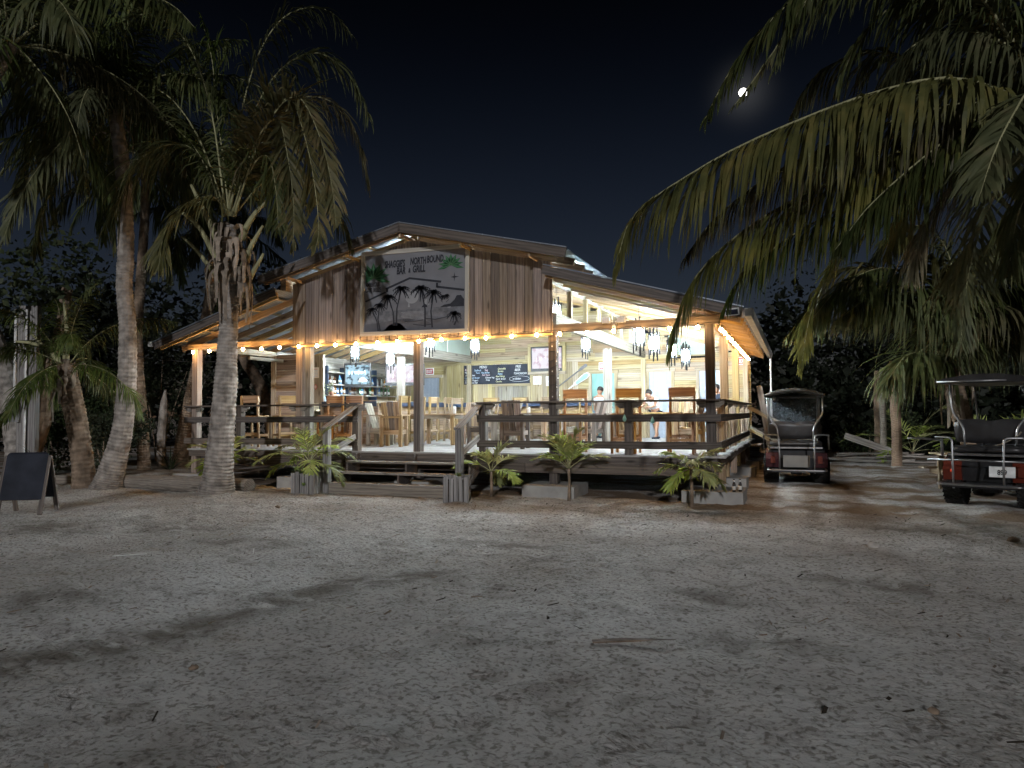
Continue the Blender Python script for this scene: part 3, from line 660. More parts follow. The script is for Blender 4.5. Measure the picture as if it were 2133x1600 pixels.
# the picture: coordinates below are read in a 0..100 (across) by 0..100 (down) frame inside the boards
IX0, IX1, IZ0, IZ1 = -SW + .09, SW - .09, .09, SH - .09
def sp(u, v, k): return V((IX0 + (IX1 - IX0) * u / 100, -.019 - .0012 * k, IZ1 - (IZ1 - IZ0) * v / 100))
def flat(name, polys, mat, k):
    mb = MB()
    for p in polys: mb.poly([sp(u, v, k) for u, v in p])
    return mb.build(name, SG, mat)
def strip(pts, w0, w1):
    r = []; l = []
    for i, (u, v) in enumerate(pts):
        a = pts[max(i - 1, 0)]; b = pts[min(i + 1, len(pts) - 1)]; dx, dy = b[0] - a[0], b[1] - a[1]; n = math.hypot(dx, dy) or 1
        w = w0 + (w1 - w0) * i / (len(pts) - 1); l.append((u - dy / n * w, v + dx / n * w)); r.append((u + dy / n * w, v - dx / n * w))
    return [[l[i], l[i + 1], r[i + 1], r[i]] for i in range(len(pts) - 1)]
flat('painted_sky', [[(1, 58), (22, 47), (22, 41), (46, 34), (76, 41), (76, 48), (99, 53), (99, 77), (1, 77)]], 'sign_sky', 1)
flat('painted_sea', [[(1, 75), (99, 70), (99, 92), (1, 97)]], 'sign_sea', 2)
flat('painted_shore', [[(1, 97), (1, 90), (20, 88), (34, 85), (45, 84), (70, 90), (99, 90), (99, 99), (1, 99)], [(20, 99), (26, 92), (33, 88), (38, 91), (44, 99)]], 'sign_sand', 3)
flat('painted_moon', [[(48.5 + 6.6 * math.cos(t), 57 + 8.5 * math.sin(t)) for t in np.linspace(0, 2 * PI, 24)[:-1]]], 'sign_moon', 2)
flat('painted_glitter', [[(38 + 2 * (k % 3), 76 + 1.6 * k), (62 - 3 * (k % 2), 75.6 + 1.6 * k), (62, 76.1 + 1.6 * k), (38, 76.6 + 1.6 * k)] for k in range(9)], 'sign_moon', 3)
flat('painted_roof', strip([(22, 45), (46, 33), (77, 40)], 1.3, 1.3) + strip([(1, 60), (22, 49)], 1.1, 1.1) + strip([(73, 46), (99, 52)], 1.3, 1.3) + [[(22.5, 44), (24.5, 44), (24.5, 49), (22.5, 49)], [(72, 41), (74, 41), (74, 47), (72, 47)]], 'sign_ink', 4)
flat('painted_headland', [[(76, 72), (80, 69), (86, 68), (90, 63), (92, 58), (96, 58), (98, 62), (99, 63), (99, 72)], [(58, 71), (62, 64), (64, 71)]], 'sign_ink', 3)
flat('painted_boats', [[(42, 88), (60, 86), (68, 92), (64, 94), (50, 92)], [(62, 85), (72, 86), (84, 84), (80, 91), (70, 91), (64, 88)]], 'sign_sand', 5)
flat('painted_boat_rims', strip([(42, 88), (52, 88.5), (60, 87)], .35, .35) + strip([(62, 85), (72, 87), (84, 84)], .5, .4) + strip([(50, 92), (60, 94), (68, 93)], .4, .4), 'sign_ink', 6)
def painted_palm(base, top, crown, w, seed, n=10, bend=3):
    r = random.Random(seed); mid = ((base[0] + top[0]) / 2 - bend, (base[1] + top[1]) / 2 + 2)
    po = strip([base, mid, top], w, w * .6)
    for k in range(n):
        a = -PI * .95 + PI * 1.9 * k / (n - 1) - PI / 2 + PI / 2 - PI / 2; a = 2 * PI * k / n + r.uniform(-.2, .2)
        c, s_ = math.cos(a), math.sin(a); l = crown * r.uniform(.85, 1.1)
        p = [(top[0] + c * l * t * .8, top[1] + s_ * l * t * .75 + l * .55 * t * t) for t in (0, .35, .7, 1)]
        q = strip(p, crown * .10, .15); po += q
        for t in (.25, .45, .65, .85):
            x, y = top[0] + c * l * t * .8, top[1] + s_ * l * t * .75 + l * .55 * t * t
            po.append([(x - .5, y), (x + .6, y), (x + r.uniform(-.8, .8), y + crown * .28)])
    return po
PP = [((15, 99), (8, 70), 8, .7, 1), ((17, 99), (16, 65), 9, .7, 2), ((31, 93), (25, 55), 12, .8, 3), ((33.5, 93), (38, 45), 13, .8, 4), ((62, 96), (57.5, 46), 13, .9, 5), ((69, 97), (70, 52), 12, .8, 6), ((90, 95), (90, 80), 10, .9, 7), ((79, 66), (79, 58), 4, .3, 8), ((82, 66), (82.5, 57), 4, .3, 9)]
for i, (b, t, c, ww, sd) in enumerate(PP): flat('painted_palm', painted_palm(b, t, c, ww, sd, 11, (2 if i % 2 else -2)), 'sign_ink', 7 + i * .3)
flat('painted_sailboat', [[(60, 66), (63.5, 58), (63.5, 68)], [(64.3, 60), (66, 68), (64.3, 68)], [(83, 72), (86.5, 71.7), (86, 73), (83.5, 73)], [(45.5, 62), (47, 70), (44.6, 70)]], 'sign_moon', 5)
def banana(c, l, seed, n=9):
    r = random.Random(seed); po = []; vein = []
    for k in range(n):
        a = -PI / 2 + (k - (n - 1) / 2) * .42; tip = (c[0] + math.cos(a) * l * .75, c[1] + math.sin(a) * l + l * .15)
        m1 = ((c[0] + tip[0]) / 2 + math.sin(a) * l * .13, (c[1] + tip[1]) / 2 - math.cos(a) * l * .13); m2 = ((c[0] + tip[0]) / 2 - math.sin(a) * l * .13, (c[1] + tip[1]) / 2 + math.cos(a) * l * .13)
        po.append([c, m1, tip, m2]); vein += strip([c, tip], .35, .12)
    return po, vein
for (c, l, sd) in (((9, 30), 24, 1), ((86, 20), 17, 2)):
    p, v_ = banana(c, l, sd)
    p = [[(min(99, max(1, u)), min(99, max(1, q))) for u, q in k] for k in p]; v_ = [[(min(99, max(1, u)), min(99, max(1, q))) for u, q in k] for k in v_]
    flat('painted_banana_leaf', p, 'sign_green' if sd == 1 else 'sign_green', 4 + sd); flat('painted_leaf_vein', v_, 'sign_leaf_light', 6.5 + sd)
flat('painted_star', [[(89.5, 29), (90, 34), (94, 35), (90, 36), (89.5, 41), (89, 36), (86, 35), (89, 34)]], 'sign_ink', 4)
def sign_text(s, u, v, size, sx, wgt): 
    p = sp(u, v, 14); text('lettering', SG, s, size, 'sign_ink', p, (PI / 2, 0, 0), 'LEFT', .12, sx, wgt)
sign_text("SHAGGIE'S", 21, 17.5, .215, .50, .007); sign_text('NORTH', 46.5, 15.8, .215, .52, .007); sign_text('BOUND', 63, 14.8, .215, .52, .007)
sign_text('BAR', 33, 26.8, .21, .58, .007); sign_text('&', 44.8, 25.8, .14, .6, .003); sign_text('GRILL', 49, 25.8, .21, .58, .007)
sign_text('AMBERGRIS', 1.2, 41, .135, .52, .002); sign_text('CAYE, BELIZE', 1.2, 48, .135, .50, .002)

# ------------------------------------------------------------------ lamps
def string_lights(name, label, path, n, sag, first=.2):
    root = thing(name, label, 'string lights', (path[0][0], path[0][1], path[0][2])); o = V(path[0]); a, b = V(path[0]), V(path[-1]); L_ = (b - a).length
    pts = []
    for i in range(n * 4 + 1):
        t = i / (n * 4); ph = (i % 4) / 4; pts.append(a.lerp(b, t) - o - V((0, 0, sag * 4 * ph * (1 - ph) * (1 + .5 * math.sin(i * 1.7)))))
    tube('cable', root, pts, .006, 'black_plastic', 5)
    for i in range(n):
        p = a.lerp(b, (i + .5) / n) - o; p.z -= sag + RND.uniform(0, .02); p.x += RND.uniform(-.03, .03) if abs(b.x - a.x) > 1 else 0
        if i == 0 or True:
            if 'sock' not in _cache:
                m1 = MB(); m1.lathe([(.010, .045), (.017, .04), (.018, 0), (.012, -.004)], 8); _cache['sock'] = m1.mesh('socket', 'black_plastic', True)
                m2 = MB(); m2.lathe([(.004, -.078), (.022, -.070), (.034, -.045), (.034, -.030), (.022, -.010), (.012, 0)], 10); _cache['bulb'] = m2.mesh('bulb', 'bulb_glow', True)
            s = link(bpy.data.objects.new('socket', _cache['sock']), root); s.location = p
            g = link(bpy.data.objects.new('bulb', _cache['bulb']), root); g.location = p
string_lights('string_lights', 'strand of warm round bulbs strung along the front beams of the bar', [(-12.68, -.16, 3.335), (.16, -.16, 3.335)], 24, .035)
string_lights('string_lights', 'strand of warm round bulbs running back along the right side beam', [(.26, .0, 3.33), (.26, 9.3, 3.33)], 12, .03)
def lantern():
    root = bpy.data.objects.new('pendant_lantern', None); link(root)
    lathe('glass_shade', root, [(.02, .15), (.05, .145), (.058, .13), (.058, -.13), (.05, -.145), (.02, -.15)], 'lantern_glow', 12)
    for k in range(9):
        a = 2 * PI * k / 9; hi = .25 + .14 * ((k * 5) % 4) / 3; lo = -.24 - .20 * ((k * 7) % 5) / 4; r = .125
        tube('rod', root, [(r * math.cos(a), r * math.sin(a), lo), (r * math.cos(a), r * math.sin(a), hi)], .0165, 'black_metal', 6)
    for z in (.2, -.2): tube('ring', root, [(.125 * math.cos(t), .125 * math.sin(t), z) for t in np.linspace(0, 2 * PI, 19)], .008, 'black_metal', 5)
    tube('spider', root, [(-.12, 0, .2), (0, 0, .215), (.12, 0, .2)], .006, 'black_metal', 5)
    return root
LP = lantern(); first = True
LAN = [(-1.55, 1.5, 3.33, 'black rod lantern nearest the front beam of the right wing'), (-1.55, 3.3, 3.33, 'black rod lantern second from the front in the right wing'), (-1.42, 5.1, 3.31, 'black rod lantern third from the front in the right wing'),
       (-4.0, 6.0, 3.64, 'black rod lantern hanging left of the right aisle beam, before the framed television'), (-3.87, 2.9, 4.12, 'black rod lantern hung high beside the gable end, right of the sign'),
       (-10.1, 3.5, 3.46, 'black rod lantern in front of the street-scene television at the bar'), (-10.16, 5.5, 3.38, 'black rod lantern in front of the wide white television at the bar'),
       (-7.95, 4.0, 3.70, 'black rod lantern to the right of the middle front post'), (-7.3, 5.6, 3.70, 'black rod lantern above the left half of the menu chalkboard'), (-5.9, 2.4, 4.10, 'black rod lantern hidden high behind the gable above the steps'),
       (-1.4, 7.4, 3.32, 'black rod lantern farthest back in the right wing, before the pale doors')]
for x, y, z, lab in LAN:
    o = LP if first else copy_tree(LP); first = False
    o.location = (x, y, z); o.rotation_euler = (0, 0, RND.uniform(0, 1)); tag(o, lab, 'lantern', 'rod lanterns hanging in the bar')
    top = up_main(x) - .1 if -9.3 < x < -3.1 else (up_right(x) if x > -3 else up_left(x)); tube('cord', o, [(0, 0, .21), (0, 0, max(.3, top - z))], .006, 'rope', 5)
fl = thing('floodlight', 'small twin-headed security floodlight on the right front beam, unlit', 'floodlight', (-1.72, -.02, 3.42))
box('bracket', fl, (0, 0, 0), (.10, .05, .10), 'pale_wood')
for s in (-1, 1):
    mb = MB(); mb.box((s * .15, -.06, .06), (.15, .10, .11)); mb.build('lamp_head', fl, 'white_paint'); tube('arm', fl, [(s * .02, -.02, .03), (s * .1, -.04, .05)], .014, 'white_paint', 6)
mb = MB(); mb.lathe([(.02, 0), (.035, -.03), (.035, -.07), (.02, -.09)], 8); mb.build('sensor', fl, 'white_paint').location = (0, -.05, -.03)
so = thing('solar_lamp', 'small solar lamp panel in a white rim at the right end of the shed fascia', 'lamp', (.55, -.69, 3.43))
so.rotation_euler = (math.radians(20), -.06, 0)
box('rim', so, (0, 0, 0), (.25, .02, .13), 'white_paint'); box('solar_panel', so, (0, -.013, 0), (.205, .008, .09), 'solar_blue'); box('stem', so, (0, .04, 0), (.04, .07, .04), 'white_paint')
so = thing('flood_lamp', 'small grey lamp box on the left tip of the roof', 'lamp', (-13.28, -.62, 3.44)); box('housing', so, (0, 0, 0), (.14, .07, .12), 'white_paint'); box('bracket', so, (.09, .02, 0), (.06, .03, .04), 'black_metal')

# ------------------------------------------------------------------ things on the walls
def exit_sign(loc, rz, label):
    r = thing('exit_sign', label, 'exit sign', loc, rz, 'exit signs'); box('plate', r, (0, 0, 0), (.34, .02, .25), 'white_paint'); box('red_field', r, (0, -.012, 0), (.28, .006, .19), 'sign_red')
    text('lettering', r, 'EXIT', .165, 'white_paint', (0, -.017, -.06), (PI / 2, 0, 0), 'CENTER', 0, .72, .006)
exit_sign((-10.93, 9.53, 3.225), 0, 'red EXIT sign above the door behind the bar counter')
exit_sign((-4.38, 9.53, 3.22), 0, 'red EXIT sign above the teal doorway, half hidden by a post')
exit_sign((.06, 9.53, 3.25), 0, 'red EXIT sign at the right end of the back wall')
mn = thing('menu_board', 'long black menu chalkboard on the back wall', 'chalkboard', (-8.28, 9.54, 2.715)); mn.rotation_euler = (0, 0, 0)
box('slate', mn, (0, 0, .335), (2.52, .02, .68), 'chalk_black')
def chalk(s, x, z, size, m='chalk', sx=.8): text('chalk_writing', mn, s, size, m, (x, -.0125, z), (PI / 2, 0, 0), 'LEFT', .2, sx, 0.0, .0005)
chalk('MENU', -.65, .56, .13); chalk('Kabobs', -1.22, .48, .115, 'chalk_pink'); chalk('Seafood', -.85, .46, .10, 'chalk_blue'); chalk('Veg', -.45, .46, .10, 'chalk_pink'); chalk('Pig Tails', -1.22, .385, .10); chalk('Tacos   Pop Shrimp', -.80, .375, .085, 'chalk_blue')
chalk('Jerk Chicken', -1.20, .29, .09); chalk('Fish Tacos', -.55, .29, .09, 'chalk_pink'); chalk('Loaded Beef Burger', -1.22, .20, .09, 'chalk_blue'); chalk('8 dozen Veg', -.42, .20, .085); chalk('Chicken Fingers', -1.22, .105, .10); chalk('Fries', -.40, .11, .10); chalk('Fry Whole Fish', -1.22, .02, .10)
for i, (s, m) in enumerate((('Quesadilla', 'chalk_yellow'), ('Burrito', 'chalk_yellow'), ('Fajitas', 'chalk_blue'), ('New Wings', 'chalk_yellow'), ('Garlic Bread', 'chalk'), ('Ceviche', 'chalk_yellow'))): chalk(s, .06 if i < 3 else -.02, .50 - i * .09, .09, m)
chalk('FREE', .73, .55, .12); chalk('BEER', .70, .43, .12); chalk('TOMORROW', .66, .31, .10); chalk('w/ Belikin', .62, .13, .10)
tube('chalk_cloud', mn, [(.88 + .38 * math.cos(t) * (1 + .05 * math.cos(9 * t)), -.013, .16 + .095 * math.sin(t)) for t in np.linspace(0, 2 * PI, 41)], .004, 'chalk', 4)
for i, (x, z, h, rz, lab) in enumerate(((-6.76, 2.80, .28, .02, 'wide paper notice pinned under the framed television'), (-6.33, 2.77, .33, -.03, 'tall paper notice pinned under the framed television, next to the post'))):
    r = thing('paper_notice', lab, 'notice', (x, 9.575, z)); r.rotation_euler = (0, rz, 0); box('sheet', r, (0, 0, 0), (.30 if i == 0 else .22, .004, h), 'paper')
    for k in range(7): box('print_line', r, (RND.uniform(-.02, .02), -.004, h / 2 - .05 - k * h * .11), (.18 + RND.uniform(-.04, .03) if i == 0 else .13, .002, .010), 'chalk_black')
r = thing('paper_notice', 'white notice on the plank corner left of the bar opening', 'notice', (-11.02, 2.945, 2.85)); box('sheet', r, (0, 0, 0), (.20, .004, .30), 'paper')
for k in range(6): box('print_line', r, (0, -.004, .1 - k * .04), (.13 + RND.uniform(-.03, .02), .002, .012), 'chalk_blue' if k else 'sign_red')
r = thing('diamond_sticker', 'small red diamond sticker on the plank corner below the notice', 'sticker', (-11.03, 2.945, 2.45)); mb = MB(); mb.prism([(0, -.08), (.055, 0), (0, .08), (-.055, 0)], -.004, .004); mb.build('red_border', r, 'sign_red'); mb = MB(); mb.prism([(0, -.055), (.035, 0), (0, .055), (-.035, 0)], -.008, -.005); mb.build('white_field', r, 'white_paint')
def tv(name, label, loc, rz, w_, h_, scr, tilt=0, frame=None, img=0):
    r = thing(name, label, 'television', loc, rz); r.rotation_euler = (tilt, 0, rz)
    if frame:
        for a, b, u in (((-w_ / 2 - .1, 0, h_ / 2 + .05), (w_ / 2 + .1, 0, h_ / 2 + .05), (0, 0, 1)), ((-w_ / 2 - .1, 0, -h_ / 2 - .05), (w_ / 2 + .1, 0, -h_ / 2 - .05), (0, 0, 1)), ((-w_ / 2 - .05, 0, -h_ / 2), (-w_ / 2 - .05, 0, h_ / 2), (1, 0, 0)), ((w_ / 2 + .05, 0, -h_ / 2), (w_ / 2 + .05, 0, h_ / 2), (1, 0, 0))): board('frame_board', r, a, b, .10, .10, 'pine', u)
    box('casing', r, (0, .02, 0), (w_, .06, h_), 'black_plastic'); box('screen', r, (0, -.015, .02), (w_ - .10, .008, h_ - .16), scr)
    box('wall_mount', r, (0, .10, 0), (.2, .12, .2), 'black_metal')
    if img:
        mb = MB(); q = -.022; W_, H_ = w_ - .10, h_ - .16
        if img == 1:
            mb.prism([(.05, -.22), (.30, -.22), (.32, -.15), (.26, -.13), (.22, -.08), (.10, -.08), (.07, -.14), (.04, -.15)], q, q + .003); mb.build('screen_vehicle', r, 'white_paint')
            mb = MB()
            for k in range(6): mb.prism([(-.3 + k * .1, .02), (-.24 + k * .1, .03), (-.22 + k * .1, .14 + .03 * (k % 2)), (-.31 + k * .1, .13)], q, q + .003)
            mb.build('screen_trees', r, 'chalk_blue')
        else:
            for k in range(5):
                mb = MB(); mb.prism([(-.4 + k * .17, -.1 + .07 * (k % 3)), (-.37 + k * .17, -.1 + .07 * (k % 3)), (-.36 + k * .17, .02 + .07 * (k % 3)), (-.40 + k * .17, .0 + .07 * (k % 3))], q, q + .003); mb.build('screen_player', r, 'chalk_pink')
    return r
tv('television', 'black television with a bluish street picture hung over the bar shelves', (-11.62, 5.9, 2.93), math.radians(24), .86, .78, 'screen_street', 0, None, 1)
tv('television', 'wide television with a white game picture hung at the end of the bar', (-10.45, 6.9, 2.97), math.radians(20), 1.30, .72, 'screen_game', 0, None, 2)
tv('television', 'television in a wooden frame high on the back wall, half behind a post', (-6.38, 9.50, 3.53), 0, 1.16, .86, 'screen_game', 0, True, 2)
oar = thing('oar', 'grey wooden oar hung slanting on the plank wall beside the teal doorway', 'oar', (-5.5, 9.55, 2.92)); oar.rotation_euler = (0, -.62, 0)
tube('shaft', oar, [(-.62, 0, 0), (.30, 0, 0)], .022, 'oar_grey', 8)
mb = MB(); mb.prism([(.28, -.022), (.40, -.05), (.62, -.055), (.66, 0), (.62, .055), (.40, .05), (.28, .022)], -.012, .012); mb.build('blade', oar, 'oar_grey')
pd = thing('wooden_paddle', 'pale blue painted paddle hung under the oar', 'paddle', (-5.26, 9.55, 2.74)); pd.rotation_euler = (0, -.62, 0)
mb = MB(); mb.prism([(-.45, -.01), (-.2, -.03), (-.15, -.06), (.30, -.10), (.42, -.06), (.45, 0), (.42, .06), (.30, .10), (-.15, .06), (-.2, .03), (-.45, .01)], -.010, .010); mb.build('rim', pd, 'white_paint')
mb = MB(); mb.prism([(-.12, -.04), (.29, -.075), (.39, -.045), (.41, 0), (.39, .045), (.29, .075), (-.12, .04)], -.014, -.0105); mb.build('blade', pd, 'oar_blue')

# ------------------------------------------------------------------ bar counter, shelves, bottles
bc = thing('bar_counter', 'plank-fronted bar counter with a dark blue top, turning round the left of the room', 'counter')
for (a, b, axis_) in (((-10.78, 3.0), (-9.0, 3.0), 'x'), ((-9.14, 3.15), (-9.14, 7.75), 'y'), ((-9.28, 7.9), (-4.35, 7.9), 'x')):
    nrm = V((0, -1, 0)) if axis_ == 'x' else V((1, 0, 0)); z = DZ
    while z < 1.92:
        o = nrm * .0; board('front_plank', bc, (a[0], a[1], z + .075), (b[0], b[1], z + .075), .146, .03, 'beam_wood' if RND.random() < .55 else 'pine_warm'); z += .15
    q = -nrm * .18; board('counter_top', bc, V((a[0], a[1], 2.0)) + q - V((.0, 0, 0)), V((b[0], b[1], 2.0)) + q, .55, .06, 'pale_wood', (0, 1, 0) if axis_ == 'x' else (1, 0, 0))
    board('counter_edge', bc, V((a[0], a[1], 1.955)) + nrm * .11, V((b[0], b[1], 1.955)) + nrm * .11, .14, .02, 'counter_blue')
sh = thing('bottle_shelf', 'wall of pine bottle shelves behind the bar with dark dividers', 'shelf')
for z in (2.30, 2.62, 3.00): board('shelf_board', sh, (-12.18, 4.9, z), (-12.18, 9.0, z), .36, .04, 'pale_wood', (1, 0, 0))
for y, m in ((4.92, 'counter_blue'), (6.0, 'counter_blue'), (7.7, 'counter_blue'), (8.98, 'pine')): board('divider', sh, (-12.2, y, DZ), (-12.2, y, 3.2), .32, .04, m, (1, 0, 0))
board('back_counter', sh, (-12.1, 4.0, 1.80), (-12.1, 9.3, 1.80), .6, .05, 'pine', (1, 0, 0))
bot = {}
def bottle_mesh(kind):
    if kind not in bot:
        h, r, m = {0: (.29, .036, 'bottle_clear'), 1: (.31, .038, 'bottle_green'), 2: (.28, .042, 'bottle_amber'), 3: (.26, .045, 'bottle_brown'), 4: (.30, .035, 'bottle_blue')}[kind]
        mb = MB(); mb.lathe([(r * .9, 0), (r, .01), (r, h * .58), (r * .85, h * .64), (r * .38, h * .74), (r * .36, h * .97), (r * .42, h)], 9)
        m2 = MB(); m2.lathe([(r * 1.03, h * .15), (r * 1.03, h * .46)], 9)
        m3 = MB(); m3.lathe([(r * .45, h * .93), (r * .45, h * 1.03)], 8)
        bot[kind] = (mb.mesh('bottle', m, True), m2.mesh('paper_label', 'label_white', True), m3.mesh('cap', 'black_plastic', True))
    return bot[kind]
for zz, zn, y0, y1, n in ((2.32, 'lowest shelf', 4.95, 8.8, 22), (2.64, 'middle shelf', 5.05, 8.8, 18), (1.825, 'back counter', 5.6, 8.6, 12)):
    for k in range(n):
        y = y0 + (y1 - y0) * (k + .5) / n + RND.uniform(-.05, .05); kd = RND.randrange(5); a, b, c = bottle_mesh(kd)
        o = bpy.data.objects.new('liquor_bottle', a); link(o); o.location = (-12.12 + RND.uniform(-.09, .08), y, zz)
        tag(o, '%s liquor bottle standing on the %s behind the bar' % (('clear', 'green', 'amber', 'brown', 'blue')[kd], zn), 'bottle', 'bottles on the %s' % zn)
        for q in (b, c): link(bpy.data.objects.new(q.name.split('.')[0], q), o)

# ------------------------------------------------------------------ seats and tables
def stool(m):
    """tall stool, seat 0.8 m, sitter faces +y; one flat board for a back"""
    r = bpy.data.objects.new('bar_stool', None); link(r); s = .235
    for x in (-s, s):
        board('leg', r, (x, .20, 0), (x, .20, .76), .055, .045, m, (0, 1, 0))
        board('back_leg', r, (x, -.22, 0), (x, -.27, 1.31), .06, .045, m, (0, 1, 0))
        board('side_stretcher', r, (x, -.20, .30), (x, .18, .30), .06, .03, m); board('seat_rail', r, (x * .9, -.2, .72), (x * .9, .18, .72), .09, .03, m)
    board('seat', r, (-s - .03, -.02, .785), (s + .03, -.02, .785), .46, .04, m, (0, 1, 0))
    board('back_board', r, (-s - .03, -.235, 1.225), (s + .03, -.235, 1.225), .19, .03, m, (0, -.05, 1)); board('foot_rest', r, (-s, .20, .28), (s, .20, .28), .06, .035, m); board('rear_stretcher', r, (-s, -.235, .34), (s, -.235, .34), .06, .03, m)
    return r
def armchair(m, pm):
    r = bpy.data.objects.new('plank_armchair', None); link(r); s = .25
    for x in (-s, s):
        board('leg', r, (x, .24, 0), (x, .24, .77), .08, .09, m, (1, 0, 0)); board('leg', r, (x, -.22, 0), (x, -.22, .77), .08, .09, m, (1, 0, 0))
        board('arm', r, (x, -.32, .79), (x, .33, .79), .12, .035, m, (1, 0, 0)); board('side_rail', r, (x, -.18, .37), (x, .2, .37), .11, .03, m)
    for k in range(3): board('back_plank', r, ((k - 1) * .15, -.10, .36), ((k - 1) * .16, -.34, 1.12 + RND.uniform(-.01, .01)), .14, .026, pm[k % len(pm)], (1, 0, 0))
    for k in range(3): board('seat_plank', r, (-s + .04, -.06 + k * .14, .44 + k * .012), (s - .04, -.06 + k * .14, .44 + k * .012), .13, .03, m, (0, 1, 0))
    board('front_rail', r, (-s, .22, .38), (s, .22, .38), .11, .03, m); board('rear_rail', r, (-s, -.19, .36), (s, -.19, .36), .11, .03, m); board('back_rail', r, (-s, -.26, .745), (s, -.26, .745), .05, .03, m)
    return r
def table(m, lm, w_, d_):
    r = bpy.data.objects.new('plank_table', None); link(r); n = 5
    for k in range(n): board('top_plank', r, (-w_ / 2, -d_ / 2 + d_ / n * (k + .5), .805), (w_ / 2, -d_ / 2 + d_ / n * (k + .5), .805), d_ / n - .006, .04, m, (0, 1, 0))
    for x in (-1, 1):
        for y_ in (-1, 1): board('leg', r, (x * (w_ / 2 - .1), y_ * (d_ / 2 - .09), 0), (x * (w_ / 2 - .1), y_ * (d_ / 2 - .09), .78), .09, .09, lm, (1, 0, 0))
        board('apron', r, (x * (w_ / 2 - .1), -d_ / 2 + .1, .735), (x * (w_ / 2 - .1), d_ / 2 - .1, .735), .09, .03, 'pale_wood')
    for y_ in (-1, 1): board('apron', r, (-w_ / 2 + .1, y_ * (d_ / 2 - .09), .735), (w_ / 2 - .1, y_ * (d_ / 2 - .09), .735), .09, .03, 'pale_wood')
    return r
def place(proto, used, x, y, rz, label, cat, group):
    o = copy_tree(proto) if used else proto
    o.location = (x, y, DZ + .002); o.rotation_euler = (0, 0, math.radians(rz)); tag(o, label, cat, group); return o
s1, s2 = stool('stool_wood'), stool('light_stool_wood')
G1, G2, G3 = 'stools with one flat back board', 'heavy plank armchairs', 'plank dining tables'
for i, (x, y, rz, lab) in enumerate(((-2.80, .62, 180, 'reddish bar stool at the front rail, next to the post wound with wire'), (-1.66, .60, 178, 'reddish bar stool at the front rail, in front of the pale plank wall'), (-.55, .60, 183, 'reddish bar stool at the front rail, next to the right corner post'),
        (-10.12, 2.35, 180, 'reddish bar stool below the bartender, left of two'), (-9.52, 2.35, 176, 'reddish bar stool at the bar, right of two below the street television'))):
    place(s1, i, x, y, rz, lab, 'bar stool', G1)
for i, (x, y, rz, lab) in enumerate(((-11.52, 1.10, 8, 'light bar stool alone against the dark left opening'), (-10.95, 1.55, 60, 'light bar stool turned sideways by the level-plank wall on the left'),
        (-8.62, 3.3, 90, 'light bar stool at the side of the bar, nearest the front'), (-8.60, 4.15, 92, 'light bar stool at the side of the bar, second from the front'), (-8.62, 5.0, 88, 'light bar stool at the side of the bar, behind the middle post'), (-8.6, 5.9, 91, 'light bar stool at the side of the bar, farthest back'),
        (-8.70, 7.35, 2, 'light bar stool at the rear counter, below the left end of the menu'), (-7.42, 7.35, -2, 'light bar stool at the rear counter, left of the serving hatch'), (-6.45, 7.35, 1, 'light bar stool at the rear counter, right of the serving hatch'), (-5.5, 7.35, 0, 'light bar stool at the rear counter, behind the wire-wound post'), (-4.75, 7.3, 3, 'light bar stool at the right end of the rear counter'))):
    place(s2, i, x, y, rz, lab, 'bar stool', G1)
a1 = armchair('salvaged_wood', ('salvaged_wood',)); a2 = armchair('pale_wood', ('pale_wood',)); a3 = armchair('pine_warm', ('salvaged_wood', 'gable_wood', 'salvaged_wood')); a4 = armchair('dark_timber', ('gable_wood', 'dark_timber', 'gable_wood'))
t1 = table('pine_warm', 'salvaged_wood', 1.25, .95); used = {}
def seat(p, x, y, rz, lab):
    place(p, used.get(p.name, 0), x, y, rz, lab, 'armchair', G2); used[p.name] = 1
seat(a2, -8.72, 2.62, -80, 'grey plank armchair seen from the side just right of the left newel')
seat(a3, -7.98, 2.10, 12, 'brown plank armchair with its back to the steps, left of the middle post')
seat(a3, -7.05, 4.55, 176, 'brown plank armchair facing the yard behind the first table')
seat(a4, -6.35, 3.95, 158, 'dark plank armchair right of the middle post')
seat(a2, -5.95, 4.9, 95, 'grey plank armchair turned towards the middle tables')
seat(a4, -4.56, 1.82, 4, 'very dark plank armchair just behind the right newel')
seat(a2, -5.25, 2.75, -60, 'pale plank armchair behind the right newel')
seat(a2, -3.95, 4.35, -72, 'pale plank armchair at the table beside the wire-wound post')
seat(a1, -3.55, 6.1, 15, 'dark plank armchair in front of the woman in white')
seat(a4, -3.2, 3.6, 75, 'dark plank armchair leaning view beside the notched inner post')
seat(a1, -2.15, 3.0, 2, 'brown plank armchair with its back to the yard in the right wing')
seat(a3, -.75, 3.3, 80, 'plank armchair with pale arms beside the right corner post')
seat(a1, -1.35, 5.6, 175, 'plank armchair facing the yard at the rear of the right wing')
seat(a2, -.55, 5.2, 100, 'pale plank armchair at the side rail in the right wing')
for i, (x, y, rz, lab) in enumerate(((-7.3, 3.35, 3, 'plank table behind the middle front post'), (-4.75, 3.5, -4, 'plank table behind the wire-wound post'), (-1.75, 4.25, 2, 'plank table in the right wing'), (-5.6, 5.9, 0, 'plank table in the middle of the room before the rear counter'))): place(t1, i, x, y, rz, lab, 'table', G3)
